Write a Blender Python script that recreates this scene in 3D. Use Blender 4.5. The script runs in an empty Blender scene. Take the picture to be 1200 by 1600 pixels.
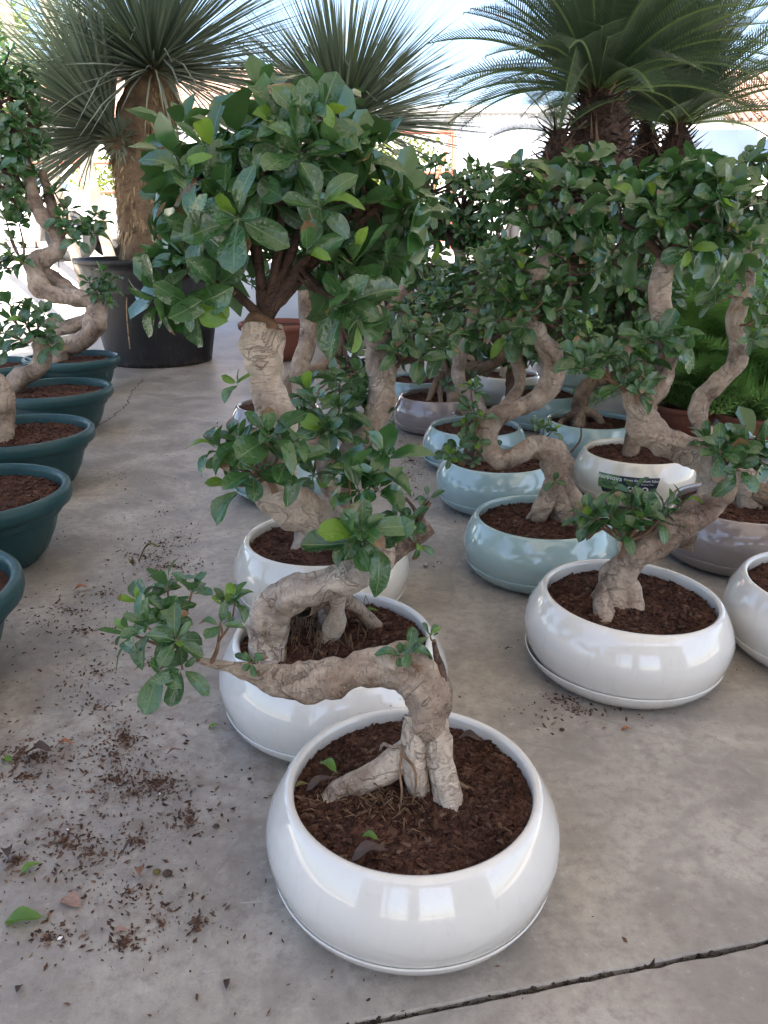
import bpy, math, random
from mathutils import Vector, Matrix, noise, Quaternion
R = math.radians
scene = bpy.context.scene
col = scene.collection
rnd = random.Random(7)

# ------------------------------------------------------------------ camera
CAM_H, PITCH, F = 1.0, R(20.1), 1202.0
cam_d = bpy.data.cameras.new('camera')
cam = bpy.data.objects.new('camera', cam_d); col.objects.link(cam)
cam.location = (0, 0, CAM_H)
cam.rotation_euler = (math.pi/2 - PITCH, 0, 0)
cam_d.sensor_fit = 'VERTICAL'; cam_d.sensor_height = 36.0
cam_d.lens = F/1600*36.0
cam_d.clip_start = 0.02; cam_d.clip_end = 2000
cam_d.dof.use_dof = False
scene.camera = cam
scene.render.resolution_x, scene.render.resolution_y = 768, 1024

# ------------------------------------------------------------------ sky, sun, exposure
SUN_EL, SUN_AZ = 58.0, 152.0       # azimuth: clockwise from +Y, where the sun stands
world = bpy.data.worlds.new('World'); scene.world = world
world.use_nodes = True
wn = world.node_tree
sky = wn.nodes.new('ShaderNodeTexSky'); sky.sky_type = 'NISHITA'
sky.sun_disc = False; sky.sun_elevation = R(SUN_EL); sky.sun_rotation = R(SUN_AZ)
sky.air_density = 0.9; sky.dust_density = 1.8; sky.ozone_density = 0.6
bg = wn.nodes['Background']; bg.inputs[1].default_value = 0.09
wn.links.new(sky.outputs[0], bg.inputs[0])
sun_d = bpy.data.lights.new('sun', 'SUN'); sun_d.energy = 4.9; sun_d.angle = R(0.53); sun_d.color = (1.0, 0.945, 0.87)
sun = bpy.data.objects.new('sun', sun_d); col.objects.link(sun)
a_, e_ = R(SUN_AZ), R(SUN_EL)
sdir = Vector((math.sin(a_)*math.cos(e_), math.cos(a_)*math.cos(e_), math.sin(e_)))
sun.rotation_euler = sdir.to_track_quat('Z', 'Y').to_euler()
sun.location = (3, -4, 8)
vs = scene.view_settings
vs.view_transform = 'Standard'; vs.look = 'None'; vs.exposure = 2.45; vs.gamma = 1.0; vs.use_curve_mapping = False
scene.cycles.use_denoising = True
scene.cycles.max_bounces = 8; scene.cycles.diffuse_bounces = 5; scene.cycles.glossy_bounces = 4
scene.cycles.transmission_bounces = 4; scene.cycles.caustics_reflective = False; scene.cycles.caustics_refractive = False
scene.cycles.sample_clamp_indirect = 6.0

# ------------------------------------------------------------------ pixel -> place
S_, C_ = math.sin(PITCH), math.cos(PITCH)
FW, UP = Vector((0, C_, -S_)), Vector((0, S_, C_))
CO = Vector((0, 0, CAM_H))
def ray(px, py): return FW + Vector(((px-600)/F, 0, 0)) - UP*((py-800)/F)
def P(px, py, d): return CO + ray(px, py)*d
def dz(px, py, z):                       # axis depth where the ray meets height z
    return (z-CAM_H)/ray(px, py).z
def G(px, py, z=0.0): return P(px, py, dz(px, py, z))

# ------------------------------------------------------------------ materials
def new_mat(name):
    m = bpy.data.materials.new(name); m.use_nodes = True
    nt = m.node_tree; b = nt.nodes['Principled BSDF']
    return m, nt, b
def N(nt, t, **kw):
    n = nt.nodes.new(t)
    for k, v in kw.items():
        if k in n.inputs.keys() if hasattr(n.inputs, 'keys') else False: n.inputs[k].default_value = v
        else: setattr(n, k, v)
    return n
def noise_n(nt, vec, scale, detail=4, rough=0.55, dist=0.0):
    n = nt.nodes.new('ShaderNodeTexNoise'); n.inputs['Scale'].default_value = scale
    n.inputs['Detail'].default_value = detail; n.inputs['Roughness'].default_value = rough
    n.inputs['Distortion'].default_value = dist
    if vec: nt.links.new(vec, n.inputs['Vector'])
    return n
def ramp(nt, fac, stops):
    r = nt.nodes.new('ShaderNodeValToRGB')
    el = r.color_ramp.elements
    while len(el) < len(stops): el.new(0.5)
    for e, (p, c) in zip(el, stops):
        e.position = p; e.color = (c[0], c[1], c[2], 1) if not isinstance(c, (int, float)) else (c, c, c, 1)
    nt.links.new(fac, r.inputs[0]); return r
def mix(nt, fac, a, b, mode='MIX'):
    m = nt.nodes.new('ShaderNodeMix'); m.data_type = 'RGBA'; m.blend_type = mode
    for s, v in ((m.inputs[0], fac), (m.inputs[6], a), (m.inputs[7], b)):
        if hasattr(v, 'default_value') or hasattr(v, 'is_linked'): nt.links.new(v, s)
        elif isinstance(v, (int, float)): s.default_value = v
        else: s.default_value = (v[0], v[1], v[2], 1)
    return m.outputs[2]
def mathn(nt, op, a, b=0.0):
    m = nt.nodes.new('ShaderNodeMath'); m.operation = op
    for s, v in ((m.inputs[0], a), (m.inputs[1], b)):
        if isinstance(v, (int, float)): s.default_value = v
        else: nt.links.new(v, s)
    return m.outputs[0]
def bump(nt, b, h, strength=0.3, dist=0.01):
    n = nt.nodes.new('ShaderNodeBump'); n.inputs['Strength'].default_value = strength
    n.inputs['Distance'].default_value = dist
    nt.links.new(h, n.inputs['Height']); nt.links.new(n.outputs[0], b.inputs['Normal']); return n
def objco(nt): return nt.nodes.new('ShaderNodeTexCoord').outputs['Object']
def orand(nt): return nt.nodes.new('ShaderNodeObjectInfo').outputs['Random']

def plain(name, c, rough=0.5, metal=0.0, var=0.12, scale=8, spec=0.5):
    m, nt, b = new_mat(name)
    co = objco(nt); n = noise_n(nt, co, scale, 5)
    r = ramp(nt, n.outputs[0], [(0.3, [x*(1-var) for x in c]), (0.7, [min(1, x*(1+var)) for x in c])])
    nt.links.new(r.outputs[0], b.inputs['Base Color'])
    b.inputs['Roughness'].default_value = rough; b.inputs['Metallic'].default_value = metal
    b.inputs['Specular IOR Level'].default_value = spec
    return m

def glaze(name, c, rough=0.10, dust=0.16, coat=1.0):
    m, nt, b = new_mat(name)
    co = objco(nt)
    n1 = noise_n(nt, co, 5, 5, 0.6); n2 = noise_n(nt, co, 60, 4, 0.7)
    base = ramp(nt, n1.outputs[0], [(0.3, [x*0.94 for x in c]), (0.7, c)])
    spk = ramp(nt, n2.outputs[0], [(0.62, 0.0), (0.75, 1.0)])
    dustc = mix(nt, mathn(nt, 'MULTIPLY', spk.outputs[0], dust), base.outputs[0], (0.34, 0.27, 0.2))
    # a rim of dust and soil splash near the ground
    sep = nt.nodes.new('ShaderNodeSeparateXYZ'); nt.links.new(co, sep.inputs[0])
    mpd = nt.nodes.new('ShaderNodeMapping'); mpd.inputs['Scale'].default_value = (34, 34, 5); nt.links.new(co, mpd.inputs[0])
    dr = noise_n(nt, mpd.outputs[0], 1.0, 6, 0.7, 0.4)
    dustc = mix(nt, mathn(nt, 'MULTIPLY', ramp(nt, dr.outputs[0], [(0.54, 0.0), (0.70, 1.0)]).outputs[0], dust*1.1), dustc, (0.36, 0.31, 0.25))
    n3 = noise_n(nt, co, 22, 6, 0.75)
    low = ramp(nt, sep.outputs[2], [(0.0, 1.0), (0.07, 0.0)])
    splash = mathn(nt, 'MULTIPLY', low.outputs[0], ramp(nt, n3.outputs[0], [(0.5, 0.0), (0.68, 1.0)]).outputs[0])
    c2 = mix(nt, mathn(nt, 'MULTIPLY', splash, 0.35), dustc, (0.33, 0.27, 0.21))
    nt.links.new(c2, b.inputs['Base Color'])
    rr = ramp(nt, dr.outputs[0], [(0.40, rough), (0.70, rough*1.7)])
    nt.links.new(rr.outputs[0], b.inputs['Roughness'])
    b.inputs['Coat Weight'].default_value = coat; b.inputs['Coat Roughness'].default_value = 0.04
    n4 = noise_n(nt, co, 9, 2)
    bump(nt, b, n4.outputs[0], 0.05, 0.02)
    return m

M = {}
M['white'] = glaze('white_glaze', (0.71, 0.685, 0.64))
M['cream'] = glaze('cream_glaze', (0.72, 0.665, 0.56))
M['teal'] = glaze('teal_glaze', (0.34, 0.465, 0.455))
M['taupe'] = glaze('taupe_glaze', (0.27, 0.225, 0.215))
M['pale'] = glaze('pale_grey_glaze', (0.62, 0.63, 0.62))
M['green_pot'] = glaze('dark_green_plastic', (0.008, 0.052, 0.055), 0.36, 0.05, 0.0)
M['black_pot'] = glaze('black_plastic', (0.012, 0.012, 0.014), 0.42, 0.10, 0.0)
M['terracotta'] = glaze('terracotta', (0.22, 0.07, 0.045), 0.5, 0.12, 0.0)

def leaf_mat(name, c, young=False, dusty=0.5, spec=0.5, rough=0.33):
    m, nt, b = new_mat(name)
    co = objco(nt); rd = orand(nt)
    sep = nt.nodes.new('ShaderNodeSeparateXYZ'); nt.links.new(co, sep.inputs[0])
    n1 = noise_n(nt, co, 3.0, 3)
    dark = [x*0.62 for x in c]; lite = [c[0]*1.35, c[1]*1.22, c[2]*1.1]
    base = mix(nt, rd, dark, lite)
    base = mix(nt, mathn(nt, 'MULTIPLY', n1.outputs[0], 0.5), base, lite)
    # pale midrib and side veins
    ax = mathn(nt, 'ABSOLUTE', sep.outputs[0])
    rib = ramp(nt, ax, [(0.006, 1.0), (0.016, 0.0)])
    vv = mathn(nt, 'SINE', mathn(nt, 'MULTIPLY', mathn(nt, 'SUBTRACT', sep.outputs[1], mathn(nt, 'MULTIPLY', ax, 0.7)), 62.0))
    vein = ramp(nt, vv, [(0.86, 0.0), (1.0, 0.08)])
    vm = mathn(nt, 'MAXIMUM', mathn(nt, 'MULTIPLY', rib.outputs[0], 0.75), vein.outputs[0])
    base = mix(nt, vm, base, (0.16, 0.24, 0.08))
    # dust and water marks lying on the blade
    n2 = noise_n(nt, co, 26, 5, 0.7)
    n3 = noise_n(nt, co, 5, 4)
    d = mathn(nt, 'MULTIPLY', ramp(nt, n2.outputs[0], [(0.5, 0.0), (0.72, 1.0)]).outputs[0], ramp(nt, n3.outputs[0], [(0.4, 0.25), (0.65, 1.0)]).outputs[0])
    top = mix(nt, mathn(nt, 'MULTIPLY', d, dusty), base, (0.33, 0.37, 0.33))
    old = mathn(nt, 'MULTIPLY', ramp(nt, rd, [(0.90, 0.0), (0.94, 1.0)]).outputs[0], ramp(nt, mathn(nt, 'ADD', sep.outputs[1], mathn(nt, 'MULTIPLY', n3.outputs[0], .5)), [(0.98, 0.0), (1.06, 1.0)]).outputs[0])
    top = mix(nt, old, top, (0.17, 0.10, 0.045))
    geo = nt.nodes.new('ShaderNodeNewGeometry')
    under = (c[0]*1.9+0.012, c[1]*1.55+0.012, c[2]*1.5+0.008)
    colr = mix(nt, geo.outputs['Backfacing'], top, under)
    nt.links.new(colr, b.inputs['Base Color'])
    rr = mathn(nt, 'ADD', mathn(nt, 'MULTIPLY', geo.outputs['Backfacing'], 0.22), mathn(nt, 'ADD', mathn(nt, 'MULTIPLY', d, 0.25*dusty), rough))
    nt.links.new(rr, b.inputs['Roughness'])
    b.inputs['Specular IOR Level'].default_value = spec
    bump(nt, b, mathn(nt, 'ADD', mathn(nt, 'MULTIPLY', vm, -0.6), n1.outputs[0]), 0.25, 0.04)
    tr = nt.nodes.new('ShaderNodeBsdfTranslucent')
    tc = mix(nt, 0.6, colr, (0.20, 0.34, 0.04) if young else (0.09, 0.17, 0.03))
    nt.links.new(tc, tr.inputs[0])
    ms = nt.nodes.new('ShaderNodeMixShader'); ms.inputs[0].default_value = 0.30 if young else 0.17
    nt.links.new(b.outputs[0], ms.inputs[1]); nt.links.new(tr.outputs[0], ms.inputs[2])
    nt.links.new(ms.outputs[0], nt.nodes['Material Output'].inputs[0])
    return m
M['leaf'] = leaf_mat('ficus_leaf', (0.036, 0.108, 0.032), False, 0.22, 0.8, 0.22)
M['leaf_young'] = leaf_mat('ficus_leaf_young', (0.12, 0.25, 0.03), True, 0.08)
M['leaf_fine'] = leaf_mat('ficus_leaf_fine', (0.030, 0.098, 0.028), False, 0.16, 0.8, 0.22)
M['blade'] = leaf_mat('yucca_blade', (0.14, 0.19, 0.155), False, 0.0, 0.3, 0.5)
M['palm'] = leaf_mat('palm_frond', (0.034, 0.070, 0.045), False, 0.0, 0.35, 0.45)
M['fern'] = leaf_mat('asparagus_fern', (0.13, 0.29, 0.095), True, 0.0, 0.25, 0.5)
M['hedge'] = leaf_mat('hedge_leaf', (0.11, 0.15, 0.03), True, 0.0, 0.3, 0.5)

def bark_mat(name, light, mid, dark, patch=0.5, lent=1.0):
    m, nt, b = new_mat(name)
    co = objco(nt); at = nt.nodes.new('ShaderNodeAttribute'); at.attribute_name = 'barkuv'
    uv = at.outputs['Vector']
    n1 = noise_n(nt, co, 14, 6, 0.62); n2 = noise_n(nt, co, 46, 6, 0.7, 0.6)
    c1 = ramp(nt, n1.outputs[0], [(0.30, mid), (0.55, light), (0.8, [min(1, x*1.12) for x in light])]).outputs[0]
    pat = ramp(nt, noise_n(nt, co, 7, 5, 0.6, 0.4).outputs[0], [(0.56-0.1*patch, 0.0), (0.74-0.1*patch, 1.0)])
    zone = ramp(nt, noise_n(nt, co, 3.4, 3, 0.5).outputs[0], [(0.44, 0.0), (0.62, 1.0)])
    c1 = mix(nt, mathn(nt, 'MULTIPLY', zone.outputs[0], 0.55*min(1, patch+.3)), c1, [(a_+b_)*.5 for a_, b_ in zip(mid, dark)])
    c2 = mix(nt, mathn(nt, 'MULTIPLY', pat.outputs[0], 0.8), c1, dark)
    # short cross-grain lenticels (u runs round the stem, v along it, both in metres)
    mp = nt.nodes.new('ShaderNodeMapping'); mp.inputs['Scale'].default_value = (70, 330, 1)
    nt.links.new(uv, mp.inputs[0])
    ln = noise_n(nt, mp.outputs[0], 1.0, 3, 0.5)
    lm = ramp(nt, ln.outputs[0], [(0.60, 0.0), (0.68, 1.0)])
    c3 = mix(nt, mathn(nt, 'MULTIPLY', lm.outputs[0], 0.3*lent), c2, [x*0.55 for x in mid])
    # long streaks and cracks
    mp2 = nt.nodes.new('ShaderNodeMapping'); mp2.inputs['Scale'].default_value = (120, 14, 1)
    nt.links.new(uv, mp2.inputs[0])
    st = noise_n(nt, mp2.outputs[0], 1.0, 5, 0.65, 0.8)
    sm = ramp(nt, st.outputs[0], [(0.57, 0.0), (0.68, 1.0)])
    c4 = mix(nt, mathn(nt, 'MULTIPLY', sm.outputs[0], 0.16), c3, dark)
    vo = nt.nodes.new('ShaderNodeTexVoronoi'); vo.inputs['Scale'].default_value = 34; nt.links.new(co, vo.inputs['Vector'])
    vo.inputs['Scale'].default_value = 21
    kn = ramp(nt, mathn(nt, 'ADD', vo.outputs['Distance'], mathn(nt, 'MULTIPLY', n2.outputs[0], 0.35)), [(0.22, 1.0), (0.34, 0.0)])
    c4 = mix(nt, mathn(nt, 'MULTIPLY', kn.outputs[0], 0.35), c4, dark)
    mp3 = nt.nodes.new('ShaderNodeMapping'); mp3.inputs['Scale'].default_value = (9, 150, 1); nt.links.new(uv, mp3.inputs[0])
    rg_ = noise_n(nt, mp3.outputs[0], 1.0, 4, 0.6, 0.5); rm = ramp(nt, rg_.outputs[0], [(0.56, 0.0), (0.70, 1.0)])
    c4 = mix(nt, mathn(nt, 'MULTIPLY', rm.outputs[0], 0.25*lent), c4, mid)
    wv = noise_n(nt, co, 11, 4, 0.55, 1.4)
    cre = ramp(nt, wv.outputs[0], [(0.478, 0.0), (0.497, 1.0), (0.503, 1.0), (0.522, 0.0)])
    crm = mathn(nt, 'MULTIPLY', cre.outputs[0], ramp(nt, n1.outputs[0], [(0.42, 0.0), (0.55, 0.9)]).outputs[0])
    c4 = mix(nt, mathn(nt, 'MULTIPLY', crm, 0.42), c4, dark)
    vd = nt.nodes.new('ShaderNodeTexVoronoi'); vd.inputs['Scale'].default_value = 95; nt.links.new(co, vd.inputs['Vector'])
    dot = ramp(nt, vd.outputs['Distance'], [(0.12, 1.0), (0.22, 0.0)])
    c4 = mix(nt, mathn(nt, 'MULTIPLY', dot.outputs[0], 0.35*lent), c4, [min(1, x*1.25) for x in light])
    spk = ramp(nt, n2.outputs[0], [(0.62, 0.0), (0.72, 1.0)])
    c5 = mix(nt, mathn(nt, 'MULTIPLY', spk.outputs[0], 0.30), c4, [min(1, x*1.3) for x in light])
    nt.links.new(c5, b.inputs['Base Color'])
    b.inputs['Roughness'].default_value = 0.72; b.inputs['Specular IOR Level'].default_value = 0.25
    h = mathn(nt, 'SUBTRACT', mathn(nt, 'ADD', n2.outputs[0], mathn(nt, 'MULTIPLY', n1.outputs[0], 0.8)), mathn(nt, 'ADD', mathn(nt, 'MULTIPLY', sm.outputs[0], 0.22), mathn(nt, 'ADD', mathn(nt, 'MULTIPLY', lm.outputs[0], 0.3), mathn(nt, 'ADD', mathn(nt, 'MULTIPLY', rm.outputs[0], 0.25), mathn(nt, 'MULTIPLY', kn.outputs[0], -0.5)))))
    h = mathn(nt, 'ADD', mathn(nt, 'SUBTRACT', h, mathn(nt, 'MULTIPLY', crm, 0.9)), mathn(nt, 'MULTIPLY', dot.outputs[0], 0.25*lent))
    bump(nt, b, h, 0.85, 0.008)
    return m
M['bark'] = bark_mat('ficus_bark', (0.46, 0.375, 0.295), (0.24, 0.165, 0.118), (0.07, 0.038, 0.027), 0.85)
M['bark_pale'] = bark_mat('ficus_bark_pale', (0.60, 0.51, 0.42), (0.40, 0.31, 0.235), (0.13, 0.075, 0.05), 0.55)
M['bark_far'] = bark_mat('ficus_bark_far', (0.32, 0.235, 0.165), (0.16, 0.105, 0.072), (0.04, 0.024, 0.018), 1.0)
M['limb'] = bark_mat('ficus_limb', (0.125, 0.075, 0.055), (0.075, 0.042, 0.032), (0.03, 0.017, 0.014), 0.5, 0.4)
M['twig'] = plain('twig', (0.17, 0.10, 0.06), 0.7, 0, 0.3, 40, 0.3)
M['cut'] = plain('cut_wood', (0.17, 0.10, 0.06), 0.85, 0, 0.45, 60, 0.2)
M['root'] = plain('fine_root', (0.20, 0.125, 0.075), 0.8, 0, 0.4, 50, 0.2)

def soil_mat():
    m, nt, b = new_mat('potting_soil'); co = objco(nt)
    n = noise_n(nt, co, 90, 6, 0.7); n2 = noise_n(nt, co, 420, 3, 0.6); n3 = noise_n(nt, co, 9, 3)
    c = ramp(nt, n.outputs[0], [(0.3, (0.03, 0.015, 0.011)), (0.52, (0.09, 0.045, 0.03)), (0.72, (0.18, 0.092, 0.06))]).outputs[0]
    c = mix(nt, ramp(nt, n2.outputs[0], [(0.66, 0.0), (0.72, 0.8)]).outputs[0], c, (0.19, 0.11, 0.07))
    c = mix(nt, mathn(nt, 'MULTIPLY', ramp(nt, n3.outputs[0], [(0.5, 0.0), (0.7, 1.0)]).outputs[0], 0.4), c, (0.075, 0.038, 0.026))
    gi = nt.nodes.new('ShaderNodeNewGeometry').outputs['Random Per Island']
    tone = ramp(nt, gi, [(0.0, (0.035, 0.017, 0.012)), (0.35, (0.10, 0.045, 0.03)), (0.75, (0.17, 0.08, 0.052)), (0.95, (0.22, 0.12, 0.08)), (1.0, (0.34, 0.24, 0.16))]).outputs[0]
    c = mix(nt, 0.62, c, tone)
    damp = ramp(nt, noise_n(nt, co, 11, 4, 0.6).outputs[0], [(0.40, 0.65), (0.56, 1.0)])
    c = mix(nt, 1.0, c, damp.outputs[0], 'MULTIPLY')
    nt.links.new(c, b.inputs['Base Color']); b.inputs['Roughness'].default_value = 0.95
    b.inputs['Specular IOR Level'].default_value = 0.15
    bump(nt, b, mathn(nt, 'ADD', n.outputs[0], n2.outputs[0]), 0.9, 0.008)
    return m
M['soil'] = soil_mat()

def floor_mat():
    m, nt, b = new_mat('concrete_floor'); co = objco(nt)
    n1 = noise_n(nt, co, 0.9, 6, 0.6, 0.5); n2 = noise_n(nt, co, 4.5, 8, 0.68, 0.3); n3 = noise_n(nt, co, 38, 8, 0.75); n4 = noise_n(nt, co, 260, 4, 0.7)
    c = ramp(nt, n1.outputs[0], [(0.32, (0.285, 0.252, 0.214)), (0.50, (0.39, 0.35, 0.302)), (0.68, (0.48, 0.437, 0.382))]).outputs[0]
    c = mix(nt, ramp(nt, n2.outputs[0], [(0.40, 0.6), (0.56, 0.0)]).outputs[0], c, (0.205, 0.182, 0.158))
    c = mix(nt, ramp(nt, n2.outputs[0], [(0.58, 0.0), (0.72, 0.55)]).outputs[0], c, (0.56, 0.52, 0.47))
    c = mix(nt, ramp(nt, n3.outputs[0], [(0.36, 0.7), (0.52, 0.0)]).outputs[0], c, (0.22, 0.19, 0.17))
    c = mix(nt, ramp(nt, n3.outputs[0], [(0.58, 0.0), (0.70, 0.5)]).outputs[0], c, (0.58, 0.54, 0.49))
    c = mix(nt, ramp(nt, n4.outputs[0], [(0.60, 0.0), (0.70, 0.6)]).outputs[0], c, (0.15, 0.13, 0.115))
    n6 = noise_n(nt, co, 2.1, 4, 0.55, 0.8)
    tide = ramp(nt, n6.outputs[0], [(0.515, 0.0), (0.53, 0.5), (0.536, 0.5), (0.56, 0.0)])
    c = mix(nt, mathn(nt, 'MULTIPLY', tide.outputs[0], ramp(nt, n3.outputs[0], [(0.4, 0.0), (0.6, 1.0)]).outputs[0]), c, (0.17, 0.155, 0.14))
    wet = ramp(nt, n6.outputs[0], [(0.60, 0.0), (0.66, 0.38)])
    c = mix(nt, wet.outputs[0], c, (0.20, 0.185, 0.168))
    n7 = noise_n(nt, co, 620, 3, 0.6)
    c = mix(nt, ramp(nt, n7.outputs[0], [(0.66, 0.0), (0.70, 0.55)]).outputs[0], c, (0.12, 0.105, 0.09))
    c = mix(nt, ramp(nt, n7.outputs[0], [(0.28, 0.45), (0.33, 0.0)]).outputs[0], c, (0.62, 0.58, 0.53))
    # soil trodden into the aisle
    dv = nt.nodes.new('ShaderNodeVectorMath'); dv.operation = 'DISTANCE'; nt.links.new(co, dv.inputs[0]); ctr = G(170, 1190); dv.inputs[1].default_value = (ctr.x, ctr.y, 0)
    near = ramp(nt, dv.outputs['Value'], [(0.12, 1.0), (0.75, 0.0)])
    nd = noise_n(nt, co, 16, 7, 0.72, 0.6)
    dirt = mathn(nt, 'MULTIPLY', near.outputs[0], ramp(nt, nd.outputs[0], [(0.47, 0.0), (0.66, 0.75)]).outputs[0])
    c = mix(nt, dirt, c, (0.16, 0.108, 0.078))
    # pale scrape marks
    mp = nt.nodes.new('ShaderNodeMapping'); mp.inputs['Rotation'].default_value = (0, 0, 0.9); mp.inputs['Scale'].default_value = (3, 17, 1)
    nt.links.new(co, mp.inputs[0])
    n5 = noise_n(nt, mp.outputs[0], 1.3, 7, 0.72, 1.2)
    c = mix(nt, ramp(nt, n5.outputs[0], [(0.66, 0.0), (0.73, 0.5)]).outputs[0], c, (0.62, 0.59, 0.55))
    nt.links.new(c, b.inputs['Base Color'])
    rr = ramp(nt, n2.outputs[0], [(0.35, 0.33), (0.65, 0.52)])
    nt.links.new(rr.outputs[0], b.inputs['Roughness']); b.inputs['Specular IOR Level'].default_value = 0.42
    bump(nt, b, mathn(nt, 'ADD', mathn(nt, 'MULTIPLY', n3.outputs[0], 0.8), n4.outputs[0]), 0.22, 0.004)
    return m
M['floor'] = floor_mat()
M['groove'] = plain('groove_dirt', (0.045, 0.034, 0.027), 0.95, 0, 0.4, 60, 0.1)
M['yard'] = plain('yard_concrete', (0.46, 0.425, 0.375), 0.85, 0, 0.12, 2, 0.3)
M['chip'] = plain('bark_crumb', (0.085, 0.047, 0.033), 0.9, 0, 0.6, 70, 0.15)
M['roof'] = plain('roof_sheet', (0.52, 0.52, 0.52), 0.6, 0, 0.06, 2, 0.3)
def translucent(name, c, t):
    m, nt, b = new_mat(name); n = noise_n(nt, objco(nt), 1.5, 4)
    r = ramp(nt, n.outputs[0], [(0.3, [x*.92 for x in c]), (0.7, c)]); nt.links.new(r.outputs[0], b.inputs['Base Color'])
    b.inputs['Roughness'].default_value = .5
    tr = nt.nodes.new('ShaderNodeBsdfTranslucent'); nt.links.new(r.outputs[0], tr.inputs[0])
    ms = nt.nodes.new('ShaderNodeMixShader'); ms.inputs[0].default_value = t
    nt.links.new(b.outputs[0], ms.inputs[1]); nt.links.new(tr.outputs[0], ms.inputs[2]); nt.links.new(ms.outputs[0], nt.nodes['Material Output'].inputs[0])
    return m
M['diffuser'] = translucent('assumed_roof_diffuser', (0.70, 0.66, 0.60), 0.40)  # assumed translucent sheet, added to let soft overhead light through
M['steel'] = plain('grey_steel', (0.4, 0.41, 0.42), 0.45, 0.6, 0.1, 5)
M['reflwall'] = plain('grey_render', (0.27, 0.26, 0.25), 0.9, 0, 0.15, 3, 0.2)
M['wood'] = plain('weathered_wood', (0.30, 0.25, 0.20), 0.85, 0, 0.25, 12, 0.2)
M['carwhite'] = plain('white_car_paint', (0.80, 0.80, 0.80), 0.2, 0, 0.02, 2)
M['glass'] = plain('car_glass', (0.10, 0.13, 0.17), 0.06, 0, 0.1, 2, 0.7)
M['rubber'] = plain('rubber', (0.03, 0.03, 0.03), 0.8)
M['alloy'] = plain('alloy', (0.55, 0.55, 0.56), 0.35, 0.7)
M['lamp'] = plain('lamp_glass', (0.6, 0.6, 0.62), 0.1)
M['redsteel'] = plain('red_painted_steel', (0.42, 0.12, 0.07), 0.6, 0, 0.2, 10)
M['sheet'] = plain('white_corrugated_sheet', (0.72, 0.73, 0.76), 0.45, 0.1, 0.06, 3)
M['plaster'] = plain('white_plaster', (0.75, 0.73, 0.70), 0.85, 0, 0.05, 2, 0.2)
M['tile'] = plain('roof_tile', (0.46, 0.29, 0.22), 0.85, 0, 0.25, 10, 0.2)
M['ybark'] = bark_mat('yucca_bark', (0.22, 0.15, 0.09), (0.13, 0.085, 0.05), (0.05, 0.03, 0.02), 0.3, 0.0)
M['fibre'] = plain('bark_fibre', (0.36, 0.255, 0.15), 0.9, 0, 0.6, 45, 0.15)
M['scale'] = plain('palm_leaf_base', (0.045, 0.028, 0.022), 0.85, 0, 0.75, 45, 0.2)
M['print_dark'] = plain('sticker_navy', (0.012, 0.02, 0.03), 0.35)
M['print_white'] = plain('sticker_white', (0.8, 0.8, 0.8), 0.4, 0, 0.02)
M['print_green'] = plain('sticker_green', (0.11, 0.20, 0.07), 0.35, 0, 0.8, 90)
M['print_leaf'] = plain('sticker_leaf', (0.02, 0.055, 0.03), 0.35)
M['print_mint'] = plain('sticker_mint', (0.06, 0.30, 0.17), 0.35)
def island(name, stops, rough=0.9):
    m, nt, b = new_mat(name); gi = nt.nodes.new('ShaderNodeNewGeometry').outputs['Random Per Island']
    r = ramp(nt, gi, stops); n = noise_n(nt, objco(nt), 60, 4)
    c = mix(nt, mathn(nt, 'MULTIPLY', n.outputs[0], .5), r.outputs[0], [x*.4 for x in stops[0][1]])
    nt.links.new(c, b.inputs['Base Color']); b.inputs['Roughness'].default_value = rough; b.inputs['Specular IOR Level'].default_value = .2
    return m
M['chip'] = island('bark_crumb', [(0, (.045, .025, .018)), (.5, (.11, .058, .04)), (.9, (.19, .11, .075)), (1, (.30, .2, .13))])
M['leafbase'] = island('palm_leaf_base_tip', [(0, (.02, .012, .01)), (.55, (.06, .036, .028)), (.88, (.15, .095, .068)), (1, (.30, .21, .15))])
M['ffibre'] = island('yucca_fibre', [(0, (.14, .09, .05)), (.4, (.30, .21, .12)), (.8, (.44, .32, .19)), (1, (.55, .42, .27))])
def dry_mat(name, c): return plain(name, c, 0.75, 0, 0.35, 30, 0.25)
M['dry_brown'] = dry_mat('dry_leaf_brown', (0.20, 0.105, 0.07)); M['dry_orange'] = dry_mat('dry_leaf_orange', (0.30, 0.13, 0.06))
M['dry_pink'] = dry_mat('dry_leaf_pink', (0.30, 0.19, 0.145)); M['dry_dark'] = dry_mat('dry_leaf_dark', (0.075, 0.05, 0.042))
M['dry_olive'] = dry_mat('dry_leaf_olive', (0.15, 0.13, 0.05))

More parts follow.
